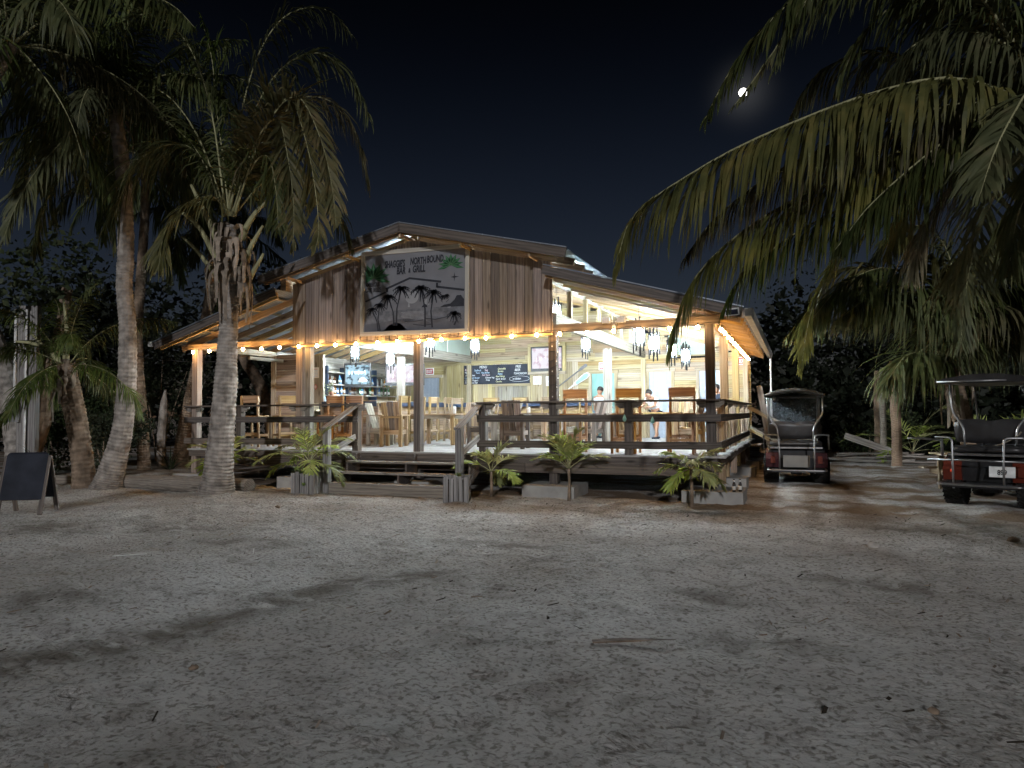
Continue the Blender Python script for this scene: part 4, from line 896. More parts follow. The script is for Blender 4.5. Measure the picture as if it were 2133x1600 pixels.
# small things on tables and rails
def jar(label, loc, m, h=.14, r=.03, name='drink_cup', cat='cup'):
    o = thing(name, label, cat, loc); lathe('body', o, [(r * .8, 0), (r, .01), (r, h * .9), (r * .92, h)], m, 10); lathe('lid', o, [(r * 1.05, h), (r * 1.05, h + .012), (r * .6, h + .02)], 'white_paint', 10)
jar('white cup on the plank table behind the middle post', (-6.95, 3.5, DZ + .828), 'white_paint', .17, .04)
jar('small white cup on the table by the wire-wound post', (-4.75, 3.3, DZ + .828), 'paper', .13, .035)
pt = thing('potted_plant', 'small leafy plant in a black pot on the end of the bar', 'potted plant', (-10.6, 2.95, 2.032)); lathe('pot', pt, [(.06, 0), (.085, .15), (.09, .16), (.075, .16)], 'black_plastic', 10)
mb = MB(); r_ = random.Random(3)
for k in range(46):
    a = r_.uniform(0, 6.28); e = r_.uniform(.2, 1.4); p = V((math.cos(a) * .12 * r_.random(), math.sin(a) * .12 * r_.random(), .16 + .32 * r_.random())); d = V((math.cos(a) * math.cos(e), math.sin(a) * math.cos(e), math.sin(e) * .5)); s_ = d.cross(V((0, 0, 1))).normalized() * .03
    mb.poly([p, p + d * .05 + s_, p + d * .11, p + d * .05 - s_])
mb.build('foliage', pt, 'bromeliad_leaf')
fw = thing('wire_lights', 'dark wire wound round the post right of the sign, its tiny lights off', 'string lights', (-3.02, .09, DZ)); pts = []
for k in range(97):
    t = k / 96; a = t * 2 * PI * 9; m_ = max(abs(math.cos(a)), abs(math.sin(a))); pts.append((.088 * math.cos(a) / m_, .088 * math.sin(a) / m_, .95 + t * 1.5 + .02 * math.sin(k)))
tube('wire', fw, pts, .006, 'black_plastic', 5)
for k in range(0, 96, 4): p = V(pts[k]); lathe('tiny_bulb', fw, [(.004, 0), (.010, .008), (.010, .022), (.004, .03)], 'paper', 6, p * 1.04 + V((0, 0, 0)))
for x, z in ((-1.52, 1.565), (-.98, 1.52)):
    o = thing('aqua_float', 'small aqua float hung on the middle front rail, %s' % ('in front of the rail post' if x < -1.2 else 'right of the rail post'), 'float', (x, -.125, z)); lathe('float_body', o, [(.004, -.07), (.025, -.06), (.04, -.03), (.036, 0), (.015, .05), (.004, .07)], 'aqua_paint', 10); tube('cord', o, [(0, 0, .06), (0, .03, .09)], .004, 'rope', 4)

# ------------------------------------------------------------------ people
def skinned(name, parent, verts, edges, radii, mat, root=0, sub=1):
    me = bpy.data.meshes.new(name); me.from_pydata([tuple(v) for v in verts], edges, []); me.update()
    o = bpy.data.objects.new(name, me); link(o); bpy.context.view_layer.objects.active = o
    m = o.modifiers.new('skin', 'SKIN'); m.use_smooth_shade = True
    sv = me.skin_vertices[0].data if me.skin_vertices else None
    if sv is None:
        o.modifiers.clear(); m = o.modifiers.new('skin', 'SKIN'); sv = me.skin_vertices[0].data
    for i, r in enumerate(radii):
        sv[i].radius = r if isinstance(r, tuple) else (r, r); sv[i].use_root = (i == root)
    s = o.modifiers.new('sub', 'SUBSURF'); s.levels = s.render_levels = sub
    dg = bpy.context.evaluated_depsgraph_get(); nm = bpy.data.meshes.new_from_object(o.evaluated_get(dg))
    bpy.data.objects.remove(o); nm.materials.clear(); nm.materials.append(MATS[mat]); nm.polygons.foreach_set('use_smooth', [True] * len(nm.polygons))
    return link(bpy.data.objects.new(name, nm), parent)
def person(label, loc, rz, J, shirt, legs, hair='hair', cap=None, sleeves=False, shorts=True, shoes='dark_cloth'):
    """J: joint positions in metres, person faces +y; left is -x"""
    r = thing('person', label, 'person', loc, rz); g = lambda k: V(J[k]); vs, es, rs = [], [], []
    def addv(p, rad, par=None):
        vs.append(V(p)); rs.append(rad); i = len(vs) - 1
        if par is not None: es.append((par, i))
        return i
    pel = addv(g('pelvis'), (.15, .11)); wa = addv(g('waist'), (.135, .10), pel); ch = addv(g('chest'), (.155, .115), wa); nb = addv(g('neck'), (.055, .055), ch)
    hd = g('head'); n2 = addv(hd + V((0, 0, -.07)), (.062, .07), nb); hc = addv(hd + V((0, .01, .02)), (.078, .092), n2); addv(hd + V((0, 0, .09)), (.06, .075), hc)
    addv(hd + V((0, .105, -.02)), .012, hc)                       # nose
    for s in (-1, 1): addv(hd + V((s * .085, -.01, -.01)), .014, hc)  # ears
    for s, t in ((-1, 'l'), (1, 'r')):
        sh_ = addv(g('sh_' + t), .058, ch); el = addv(g('el_' + t), .042, sh_); wr = addv(g('wr_' + t), .028, el)
        d = (g('wr_' + t) - g('el_' + t)).normalized(); sd = d.cross(V((0, 1, 0))); sd = sd.normalized() if sd.length > .1 else V((1, 0, 0)); pm = addv(g('wr_' + t) + d * .07, (.036, .018), wr)
        for k in range(4):
            b_ = g('wr_' + t) + d * .10 + sd * ((k - 1.5) * .019); f1 = addv(b_, .010, pm); f2 = addv(b_ + d * (.035 + .006 * (k in (1, 2))), .009, f1); addv(b_ + d * .055 + V((0, .02, 0)), .008, f2)
        th = addv(g('wr_' + t) + d * .045 + sd * .04, .011, wr); addv(g('wr_' + t) + d * .085 + sd * .055, .009, th)
        hp = addv(g('pelvis') + V((s * .085, 0, -.06)), (.095, .095), pel); kn = addv(g('kn_' + t), .062, hp); an = addv(g('an_' + t), .040, kn); addv(g('an_' + t) + V((s * .02, .13, -.05)), (.040, .028), an)
    skinned('body', r, vs, es, rs, 'skin', 0, 1)
    # clothes follow the same joints, a little wider
    T = [g('pelvis') + V((0, 0, .0)), g('waist'), g('chest'), g('chest').lerp(g('neck'), .45)]; tv_, te, tr = list(T), [(0, 1), (1, 2), (2, 3)], [(.190, .150), (.180, .142), (.195, .155), (.13, .10)]
    for t in 'lr':
        tv_.append(g('sh_' + t)); tr.append(.066 if sleeves else .045); te.append((2, len(tv_) - 1))
        if sleeves: tv_.append(g('sh_' + t).lerp(g('el_' + t), .6)); tr.append(.060); te.append((len(tv_) - 2, len(tv_) - 1))
    skinned('shirt', r, tv_, te, tr, shirt, 0, 1)
    L_ = [g('pelvis') + V((0, 0, .02))]; le, lr = [], [(.168, .128)]
    for s, t in ((-1, 'l'), (1, 'r')):
        a = len(L_); L_.append(g('pelvis') + V((s * .085, 0, -.07))); lr.append(.105); le.append((0, a)); L_.append(g('pelvis').lerp(g('kn_' + t), .8) + V((s * .02, 0, 0)) if shorts else g('kn_' + t)); lr.append(.085 if shorts else .074); le.append((a, a + 1))
        if not shorts: L_.append(g('an_' + t) + V((0, 0, .03))); lr.append(.058); le.append((a + 1, a + 2))
    skinned('shorts' if shorts else 'trousers', r, L_, le, lr, legs, 0, 1)
    for s, t in ((-1, 'l'), (1, 'r')): mb = MB(); p = g('an_' + t); mb.prism([(-.045, -.09), (.045, -.09), (.05, .10), (.03, .17), (-.03, .17), (-.05, .10)], -.03, .025, 0, 'xy'); q = mb.build('shoe', r, shoes); q.location = (p.x + s * .01, p.y + .02, max(p.z - .06, .035))
    mb = MB(); n = 12
    prof = [(.098, -.02), (.105, .04), (.095, .09), (.06, .125), (.01, .135)]
    mb.lathe(prof, n); o = mb.build('cap' if cap else 'hair', r, cap or hair, True); o.location = hd + V((0, -.018, .02)); o.scale = (.95, 1.08, 1); o.rotation_euler = (.28 if not cap else 0, 0, 0)
    if cap: mb = MB(); mb.prism([(-.07, .09), (.07, .09), (.055, .17), (0, .19), (-.055, .17)], .03, .042, 0, 'xy'); q = mb.build('cap_brim', r, cap); q.location = hd + V((0, -.01, .02))
    else: mb = MB(); mb.lathe([(.02, -.05), (.05, -.03), (.055, .02), (.03, .05)], 8); mb.build('hair_bun', r, hair, True).location = hd + V((0, -.12, .05))
    for s in (-1, 1): mb = MB(); mb.lathe([(.004, -.007), (.012, 0), (.004, .007)], 6); mb.build('eye', r, 'hair').location = hd + V((s * .032, .088, .012))
    mb = MB(); mb.box((0, .094, -.055), (.04, .012, .010)); mb.build('mouth', r, 'sign_red').location = hd
    return r
STAND = dict(pelvis=(0, 0, .90), waist=(0, 0, 1.08), chest=(0, -.01, 1.27), neck=(0, .0, 1.43), head=(0, .02, 1.53), sh_l=(-.19, 0, 1.34), sh_r=(.19, 0, 1.34), el_l=(-.25, -.03, 1.07), el_r=(.25, -.03, 1.07), wr_l=(-.24, .08, .86), wr_r=(.24, .08, .86), kn_l=(-.10, .02, .50), kn_r=(.10, .03, .50), an_l=(-.11, -.02, .09), an_r=(.11, -.02, .09))
person('woman with tied hair in white tank top and pale shorts before the teal doorway', (-4.42, 9.05, DZ), math.radians(160), dict(STAND, head=(-.03, .02, 1.53), el_r=(.27, -.10, 1.08), wr_r=(.20, -.02, .90)), 'white_cloth', 'denim')
person('person in a white shirt bending forward in front of the middle pale door', (-2.50, 8.6, DZ), math.radians(150), dict(STAND, waist=(0, .08, 1.06), chest=(0, .18, 1.20), neck=(0, .28, 1.31), head=(0, .36, 1.38), sh_l=(-.19, .20, 1.26), sh_r=(.19, .20, 1.26), el_l=(-.24, .34, 1.02), el_r=(.24, .34, 1.02), wr_l=(-.18, .52, .98), wr_r=(.18, .52, .98), kn_l=(-.10, .06, .48), an_l=(-.11, .14, .09), kn_r=(.10, -.02, .5), an_r=(.11, -.20, .10)), 'white_cloth', 'dark_cloth', sleeves=True)
person('dark-haired person in a dark top half hidden behind the right corner post', (-.62, 8.3, DZ), math.radians(170), dict(STAND, head=(.02, .03, 1.50)), 'dark_cloth', 'denim', sleeves=True, shorts=False)
person('bartender in a grey cap and light blue shirt stooping behind the bar', (-11.74, 4.8, DZ), math.radians(-160), dict(STAND, waist=(0, .06, 1.10), chest=(0, .14, 1.30), neck=(0, .23, 1.44), head=(0, .31, 1.54), sh_l=(-.20, .16, 1.37), sh_r=(.20, .16, 1.37), el_l=(-.25, .30, 1.05), el_r=(.25, .30, 1.05), wr_l=(-.15, .48, 1.06), wr_r=(.15, .48, 1.06)), 'blue_cloth', 'dark_cloth', cap='cap_cloth', sleeves=True, shorts=False)

# ------------------------------------------------------------------ palms
def frond_parts(pts, nl=52, ll=.8, wid=.050, droop=.55, seed=1, start=.12, sweep=.6, prof=None, rachis=.022, nseg=3, twist=.25, gap=.14):
    """leaflets on both sides of a curved midrib, hanging under their own weight; returns (leaf MB, midrib MB)"""
    r = random.Random(seed); P = spline(pts, 40); seg = [0]
    for a, b in zip(P, P[1:]): seg.append(seg[-1] + (b - a).length)
    tot = seg[-1]
    def pos(t):
        s = t * tot; k = 0
        while k < len(seg) - 2 and seg[k + 1] < s: k += 1
        u = (s - seg[k]) / max(1e-6, seg[k + 1] - seg[k]); return P[k].lerp(P[k + 1], u), (P[k + 1] - P[k]).normalized()
    lm = MB()
    for i in range(nl):
        t0 = start + (1 - start) * (i + .5) / nl
        for s in (-1, 1):
            if r.random() < gap * (1.6 if math.sin(t0 * 31 + seed) > .5 else .6): continue
            t = min(.999, t0 + r.uniform(-.9, .9) / nl); p, T = pos(t)
            S = T.cross(V((0, 0, 1)));  S = S.normalized() if S.length > .12 else T.cross(V((.6, .8, 0))).normalized()
            Nn = S.cross(T).normalized(); a = sweep + .5 * t + r.uniform(-.22, .22) + .18 * math.sin(t * 23 + seed)
            d = (S * (s * math.cos(a)) + T * math.sin(a) + Nn * r.uniform(.0, .28)).normalized()
            lp = (math.sin(PI * min(1, .16 + t * .84)) ** .55) if prof is None else prof(t)
            l = ll * max(.22, lp) * r.uniform(.62, 1.12) * (1 + .12 * math.sin(t * 17 + seed * 2)); w_ = wid * (.75 + .5 * r.random()); W = (T - d * d.dot(T)); W = W.normalized() if W.length > .1 else Nn
            W = (W + Nn * r.uniform(-twist, twist) * 2).normalized(); dr = droop * r.uniform(.45, 1.45) * (1 + .25 * math.sin(t * 13 + seed)); wind = V((-.10, -.04, 0)) * r.uniform(.2, 1.6)
            q = p; L0 = []; b0 = len(lm.v)
            for k in range(nseg + 1):
                f = k / nseg; ww = w_ * (.55 + 1.1 * f - 1.55 * f * f) if k < nseg else 0
                L0.append((q.copy(), W * max(ww, 0) * .5)); d = (d + (V((0, 0, -1)) + wind) * dr * (1.0 / nseg) * (1 + f * 1.4)).normalized(); q = q + d * (l / nseg)
            for c, ww in L0[:-1]: lm.v += [c - ww, c + ww]
            lm.v.append(L0[-1][0])
            for k in range(nseg - 1): a0 = b0 + 2 * k; lm.f.append((a0, a0 + 1, a0 + 3, a0 + 2)); lm.m.append(0)
            a0 = b0 + 2 * (nseg - 1); lm.f.append((a0, a0 + 1, b0 + 2 * nseg)); lm.m.append(0)
    rm = MB(); rm.tube(P[::2] + [P[-1]], [rachis * (1.0 - .88 * (i / 20)) * (1.7 if i == 0 else 1) for i in range(21)], 6)
    return lm, rm
def frond(parent, origin, pts, leaf='palm_leaf', rib='petiole_green', **k):
    lm, rm = frond_parts([V(p) - V(origin) for p in pts], **k)
    f = lm.build('frond', parent, leaf); rm.build('midrib', f, rib, True); return f
def arc(a, el, L_, sag, n=7, r0=.1):
    """midrib leaving the crown at azimuth a, elevation el, bending down by sag radians"""
    p = V((r0 * math.cos(a), r0 * math.sin(a), 0)); pts = [p.copy()]
    for k in range(n):
        e = el - sag * ((k + .5) / n) ** 1.3; p = p + V((math.cos(a) * math.cos(e), math.sin(a) * math.cos(e), math.sin(e))) * (L_ / n); pts.append(p.copy())
    return pts
_lib = []
def frond_lib():
    if not _lib:
        for i, (el, sag) in enumerate(((1.25, 1.0), (1.0, 1.4), (.75, 1.6), (.45, 1.7), (.15, 1.5), (-.25, 1.1), (-.7, .7))):
            for v in range(2):
                lm, rm = frond_parts(arc(0, el, 1.0 * 4.0, sag), nl=92, ll=1.15, wid=.06, seed=40 + i * 3 + v, droop=1.4 + .5 * v)
                _lib.append((el, lm.mesh('frond', 'palm_leaf'), rm.mesh('midrib', 'petiole_green', True), lm.mesh('frond', 'palm_leaf_dry')))
    return _lib
def crown(parent, top, n, scale, seed, dry=.2, keep=None, lo=0):
    r = random.Random(seed); lib = frond_lib()
    for k in range(n):
        az = k * 2.39996 + r.uniform(-.25, .25); i = min(len(lib) - 1, max(lo, int((k / n) * len(lib) + r.uniform(-.5, .5))))
        if keep and not keep(az): continue
        el, a, b, c = lib[i]; o = link(bpy.data.objects.new('frond', c if (r.random() < dry and i > 7) else a), parent); o.location = top; o.rotation_euler = (r.uniform(-.15, .15), r.uniform(-.12, .12), az); s = scale * r.uniform(.85, 1.1); o.scale = (s, s, s)
        link(bpy.data.objects.new('midrib', b), o)
def trunk(parent, pts, radii, mat='trunk_bark', rings=.085, n=16, name='trunk', flare=True):
    P = spline(pts, max(24, int((V(pts[-1]) - V(pts[0])).length / (rings * .5)))); m = len(P); rs = []
    rr_ = random.Random(len(P))
    for i in range(m):
        t = i / (m - 1) * (len(radii) - 1); k = min(int(t), len(radii) - 2); b = radii[k] + (radii[k + 1] - radii[k]) * (t - k); rs.append(b * (1 + (.035 if i % 2 else -.03) + rr_.uniform(-.015, .015)))
    mb = MB(); mb.tube(P, rs, n)
    for v in mb.v:
        h = vnoise(np.array([v.x * 7 + v.z * 2]), np.array([v.y * 7 + v.z * 6]))[0]; c = min(P, key=lambda q: abs(q.z - v.z)) if False else None
        v += V((RND.uniform(-1, 1), RND.uniform(-1, 1), RND.uniform(-1, 1))) * .004 + V((h - .5, h - .5, (h - .5) * 2)) * .012
    return mb.build(name, parent, mat, False)
def sheaths(parent, c, n, L0, L1, spread, seed, mat='dry_leaf', r0=.16):
    """dead leaf bases hanging round the neck of a palm, each a curled strip"""
    r = random.Random(seed)
    for k in range(n):
        a = r.uniform(0, 2 * PI); z0 = c.z + r.uniform(-.35, .35); L_ = r.uniform(L0, L1); w_ = r.uniform(.05, .12); out = r.uniform(.05, spread)
        p = V((c.x + math.cos(a) * r0, c.y + math.sin(a) * r0, z0)); R_ = V((math.cos(a), math.sin(a), 0)); S = V((-math.sin(a), math.cos(a), 0)); mb = MB(); prev = None; n_ = 6
        for i in range(n_ + 1):
            t = i / n_; q = p + R_ * (out * math.sin(t * 2.2)) + V((0, 0, .12 * math.sin(t * 3) - L_ * t * t)) + S * r.uniform(-.02, .02); ww = w_ * (1 - .75 * t) * (1 + .2 * r.uniform(-1, 1)); cu = R_ * (ww * .5)
            row = [q - S * ww + cu * -.4, q + cu * .5, q + S * ww + cu * -.4]; b0 = len(mb.v); mb.v += row
            if prev is not None:
                for j in range(2): mb.f.append((prev + j, prev + j + 1, b0 + j + 1, b0 + j)); mb.m.append(0)
            prev = b0
        mb.build('dry_sheath', parent, mat, True)
def stubs(parent, items, mat='petiole_green'):
    for pts, r0 in items:
        P = spline(pts, 9); mb = MB(); mb.tube(P, [r0 * (1.5 - 1.0 * i / 8) for i in range(9)], 7); mb.build('petiole', parent, mat, True)
def palm_root(name, label, base): return thing(name, label, 'palm tree', base)
def rel(o, pts): return [V(p) - V(o) for p in pts]

# the palm standing before the left of the deck
b = (-9.45, -2.33, .0); D = 14.75
p1 = palm_root('coconut_palm', 'tall ringed coconut palm standing in front of the deck, left of the steps', b)
tp = [at(449, 1040, D), at(455, 985, D), at(462, 900, D), at(470, 800, D), at(474, 720, D), at(478, 640, D), at(480, 560, D), at(478, 470, D)]
tp[0].z = -.1
trunk(p1, rel(b, tp), [.40, .30, .245, .232, .19, .175, .17, .14], 'trunk_bark', .075, 18)
cr = at(478, 470, D) - V(b)
sheaths(p1, at(481, 560, D) - V(b), 34, .4, 1.15, .40, 5); sheaths(p1, at(481, 505, D) - V(b), 24, .3, .8, .36, 6)
stubs(p1, [(rel(b, [at(476, 590, D), at(446, 530, D), at(412, 470, D - .2), at(372, 438, D - .3)]), .055), (rel(b, [at(472, 600, D), at(440, 560, D), at(408, 520, D), at(378, 492, D - .1)]), .045), (rel(b, [at(470, 545, D), at(444, 480, D), at(420, 430, D), at(398, 385, D)]), .06),
           (rel(b, [at(505, 560, D), at(520, 520, D), at(536, 490, D), at(548, 470, D)]), .05), (rel(b, [at(505, 620, D), at(520, 580, D), at(540, 545, D), at(549, 528, D)]), .05), (rel(b, [at(502, 500, D), at(515, 470, D), at(535, 440, D), at(556, 420, D)]), .055)])
H = lambda pts, d0=D, d1=None: rel(b, [at(x, y, d0 + ((d1 or d0) - d0) * i / (len(pts) - 1)) for i, (x, y) in enumerate(pts)])
for i, (pts, d1, kw) in enumerate((([(477, 450), (466, 340), (452, 230), (441, 120), (420, 40)], 14.6, dict(ll=1.25, droop=1.3)), ([(484, 450), (520, 330), (565, 240), (604, 206), (636, 290), (656, 390), (664, 480), (656, 522)], 13.3, dict(ll=1.15, droop=.5, wid=.075)),
        ([(486, 450), (545, 300), (630, 205), (705, 222), (745, 290), (768, 395)], 14.9, dict(ll=1.1, droop=1.2)), ([(468, 450), (420, 330), (360, 300), (290, 335), (245, 430), (235, 520)], 14.2, dict(ll=1.3, droop=1.5)), ([(470, 440), (410, 280), (335, 190), (250, 190), (190, 270)], 15.3, dict(ll=1.2, droop=1.4)),
        ([(474, 440), (500, 250), (540, 110), (600, 30), (680, 20), (740, 80)], 15.5, dict(ll=1.2, droop=1.5)), ([(488, 450), (530, 320), (580, 225), (625, 205), (668, 290), (692, 390), (700, 470)], 13.0, dict(ll=1.0, droop=.6, wid=.07)), ([(484, 450), (515, 340), (548, 270), (580, 250), (600, 330), (612, 430), (610, 520)], 13.2, dict(ll=.95, droop=.5, wid=.07)), ([(470, 445), (440, 230), (390, 90), (310, 30), (230, 60)], 14.0, dict(ll=.9, droop=.9)), ([(472, 450), (445, 410), (390, 425), (345, 480), (330, 560)], 13.6, dict(ll=1.0, droop=1.3)), ([(484, 450), (560, 370), (620, 360), (690, 420), (735, 520)], 15.8, dict(ll=1.1, droop=1.5)),
        ([(478, 440), (520, 260), (580, 150), (660, 110), (730, 160), (775, 260)], 16.2, dict(ll=1.2, droop=1.5)), ([(480, 450), (530, 340), (560, 330), (575, 400), (580, 480)], 14.0, dict(ll=1.1, droop=1.0)))):
    frond(p1, (0, 0, 0), H(pts, D, d1), 'palm_leaf_gold_lit' if i in (1, 6, 7) else 'palm_leaf_dry' if i in (2, 9) else 'palm_leaf', seed=60 + i, nl=100, **dict(dict(wid=.052), **kw))
# leaning pair further left
def simple_palm(label, base, tpts, radii, ncr, sc, seed, mat='trunk_bark', name='coconut_palm', sheath=8, lo=0, dry=.2):
    r = palm_root(name, label, base); t = rel(base, tpts); trunk(r, t, radii, mat, .09, 14); top = V(t[-1])
    crown(r, top, ncr, sc, seed, dry, None, lo)
    if sheath: sheaths(r, top - V((0, 0, .25)), sheath, .3, .8, .3, seed)
    return r
D2 = 16.1; bt = [at(222, 1024, D2), at(232, 985, D2), at(254, 900, D2), at(264, 800, D2), at(266, 690, D2), at(259, 600, D2), at(262, 520, D2), at(258, 380, D2), at(240, 230, D2)]; bt[0].z = -.1
simple_palm('leaning coconut palm with pale trunk sweeping up from a broad foot', (bt[0].x, bt[0].y, 0), bt, [.42, .28, .215, .20, .18, .17, .17, .16, .15], 26, .98, 3)
D3 = 16.2; bt = [at(176, 1024, D3), at(172, 960, D3), at(160, 880, D3), at(146, 815, D3), at(136, 760, D3)]; bt[0].z = -.1
p3 = simple_palm('short young coconut palm with a shaggy brown neck beside the leaning palm', (bt[0].x, bt[0].y, 0), bt, [.26, .23, .22, .23, .20], 13, .62, 8, 'brown_bark', sheath=14, lo=0)
stubs(p3, [([V(bt[-1]) - V((bt[0].x, bt[0].y, 0)) + V(q) for q in qq], .05) for qq in ([(0, 0, 0), (.05, 0, .5), (0, 0, 1.0), (-.1, 0, 1.5)], [(0, 0, -.1), (-.35, -.1, .3), (-.8, -.2, .5), (-1.2, -.3, .55)], [(0, 0, -.2), (-.25, 0, .1), (-.6, 0, .35), (-1.0, -.1, .75)])])
D4 = 20.5; bt = [at(300, 985, D4), at(298, 900, D4), at(291, 800, D4), at(287, 700, D4), at(292, 600, D4), at(300, 480, D4), at(305, 330, D4)]; bt[0].z = -.05
simple_palm('slim dark-trunked palm just right of the leaning palm', (bt[0].x, bt[0].y, 0), bt, [.19, .15, .14, .13, .13, .12, .11], 16, .9, 12, 'brown_bark', sheath=0)
D5 = 22.5; bt = [at(376, 965, D5), at(386, 900, D5), at(398, 830, D5), at(412, 760, D5), at(425, 690, D5), at(440, 600, D5), at(448, 470, D5)]; bt[0].z = -.05
simple_palm('curved palm trunk rising behind the left corner post of the deck', (bt[0].x, bt[0].y, 0), bt, [.30, .24, .20, .18, .17, .16, .15], 15, .85, 15, 'brown_bark', sheath=0)
D6 = 13.5; bt = [at(-150, 1060, D6), at(-160, 800, D6), at(-120, 500, D6), at(-60, 250, D6), at(20, 90, D6)]; bt[0].z = -.05
simple_palm('coconut palm at the far left whose fronds hang over the yard', (bt[0].x, bt[0].y, 0), bt, [.3, .2, .18, .16, .15], 22, 1.0, 21, sheath=0)
# right: big palm just outside the picture, its fronds sweeping in
DR = 8.0; rb = at(2230, 1200, DR); b = (rb.x, rb.y, 0)
p7 = palm_root('coconut_palm', 'big coconut palm at the right edge, long fronds before the moon and the roof', b)
t7 = [V((rb.x + .3, rb.y + .1, -.1)), at(2265, 800, DR), at(2240, 500, DR), at(2205, 250, DR)]
trunk(p7, rel(b, t7), [.34, .24, .2, .17], 'trunk_bark', .085, 16)
def F7(pts, d0, d1, seed, leaf='palm_leaf', **kw):
    frond(p7, (0, 0, 0), rel(b, [at(x, y, d0 + (d1 - d0) * i / (len(pts) - 1)) for i, (x, y) in enumerate(pts)]), leaf, seed=seed, **kw)
F7([(2205, 245), (2010, 165), (1825, 192), (1590, 282), (1436, 364), (1320, 450), (1282, 560)], 8.0, 7.5, 101, 'palm_leaf_dry', nl=230, ll=1.22, droop=3.8, wid=.062, nseg=4, sweep=.45)
F7([(2205, 235), (2020, -40), (1840, -90), (1690, -30), (1590, 60), (1520, 150), (1468, 250)], 8.2, 8.0, 102, 'palm_leaf', nl=190, ll=1.0, droop=2.0, wid=.06, nseg=4, sweep=.5)
F7([(2205, 235), (2000, -60), (1840, -120), (1730, -60), (1668, 20), (1622, 92), (1575, 160), (1528, 222)], 8.1, 7.8, 115, 'palm_leaf', nl=150, ll=.55, droop=1.6, wid=.05, nseg=4)
F7([(2205, 255), (2010, 260), (1840, 330), (1610, 440), (1475, 545), (1418, 640), (1396, 735)], 8.4, 8.6, 103, 'palm_leaf_dry', nl=210, ll=1.1, droop=3.6, wid=.06, nseg=4)
F7([(2205, 260), (2020, 300), (1900, 395), (1808, 462), (1750, 530), (1692, 640), (1668, 770)], 8.6, 9.6, 104, 'palm_leaf_gold_lit', nl=130, ll=.8, droop=.9, wid=.06)
F7([(2205, 240), (2150, 190), (2110, 240), (2070, 320), (2040, 410)], 7.6, 6.6, 105, 'palm_leaf', nl=74, ll=.75, droop=.9, wid=.055)
F7([(2205, 235), (2080, 60), (1950, -10), (1850, 20), (1780, 100), (1745, 190)], 8.1, 8.8, 106, 'palm_leaf', nl=96, ll=.9, droop=1.6)
F7([(2205, 255), (2080, 300), (1980, 390), (1920, 490), (1900, 580)], 8.3, 9.2, 107, 'palm_leaf_dry', nl=90, ll=.85, droop=1.5)
F7([(2205, 250), (2120, 220), (2000, 300), (1900, 420), (1850, 540)], 8.4, 10.4, 108, 'palm_leaf_dry', nl=92, ll=.9, droop=1.6)
F7([(2205, 235), (2150, 40), (2060, -60), (1990, -20), (1950, 80), (1935, 190)], 8.0, 8.3, 109, 'palm_leaf', nl=92, ll=.9, droop=1.6)
F7([(2205, 255), (2170, 330), (2120, 450), (2100, 570)], 8.2, 9.5, 110, 'palm_leaf', nl=80, ll=.8, droop=1.4)
F7([(2205, 240), (2060, 130), (1900, 150), (1780, 240), (1700, 350), (1660, 450)], 8.5, 10.5, 111, 'palm_leaf', nl=96, ll=.9, droop=1.9)
F7([(2205, 235), (2120, 110), (1990, 60), (1885, 110), (1825, 205)], 8.0, 8.4, 116, 'palm_leaf', nl=130, ll=1.0, droop=2.4, nseg=4)
F7([(2205, 240), (2100, 150), (1950, 130), (1800, 110), (1700, 160), (1650, 240)], 8.8, 10.0, 117, 'palm_leaf', nl=130, ll=1.0, droop=2.4, nseg=4)
F7([(2205, 250), (2030, 215), (1850, 255), (1640, 345), (1500, 445), (1425, 540)], 8.3, 8.4, 118, 'palm_leaf_dry', nl=190, ll=1.05, droop=3.4, nseg=4)
F7([(2205, 255), (1990, 310), (1820, 400), (1650, 490), (1545, 580), (1505, 650)], 8.6, 8.9, 119, 'palm_leaf', nl=170, ll=.95, droop=3.0, nseg=4)
F7([(2205, 250), (2040, 210), (1880, 270), (1720, 370), (1600, 480), (1540, 580)], 8.6, 9.4, 112, 'palm_leaf_dry', nl=140, ll=1.0, droop=3.0, nseg=4)
F7([(2205, 250), (2080, 230), (1960, 300), (1820, 420), (1740, 520)], 8.2, 8.0, 113, 'palm_leaf', nl=130, ll=1.0, droop=3.0, nseg=4)
F7([(2205, 240), (2060, 20), (1900, -60), (1760, -40), (1660, 40), (1610, 150)], 8.6, 9.6, 114, 'palm_leaf', nl=120, ll=.9, droop=2.2)
crown(p7, V(rel(b, t7)[-1]), 10, 1.0, 31, .3, lambda a: math.cos(a - .4) > .1)
# smaller palm behind the second cart
D8 = 15.6; bt = [at(2052, 1010, D8), at(2030, 940, D8), at(2008, 880, D8), at(1990, 820, D8), at(1984, 765, D8)]; bt[0].z = -.1; b = (bt[0].x, bt[0].y, 0)
p8 = palm_root('coconut_palm', 'young coconut palm with leaning ringed trunk behind the red golf cart', b); trunk(p8, rel(b, bt), [.26, .215, .20, .20, .16], 'brown_bark', .10, 14)
def F8(pts, d1, seed, leaf='palm_leaf', **kw): frond(p8, (0, 0, 0), rel(b, [at(x, y, D8 + (d1 - D8) * i / (len(pts) - 1)) for i, (x, y) in enumerate(pts)]), leaf, seed=seed, **dict(dict(nl=120, ll=1.55, droop=2.0, wid=.075, nseg=4), **kw))
F8([(1984, 760), (1940, 640), (1860, 560), (1760, 590), (1680, 680)], 13.6, 128); F8([(1986, 760), (2000, 620), (2060, 520), (2150, 540), (2220, 640)], 13.4, 129, 'palm_leaf_dry'); F8([(1985, 760), (1990, 600), (1960, 500), (1900, 470), (1830, 520), (1790, 600)], 17.0, 130); F8([(1986, 765), (2030, 660), (2090, 610), (2160, 640)], 16.8, 131)
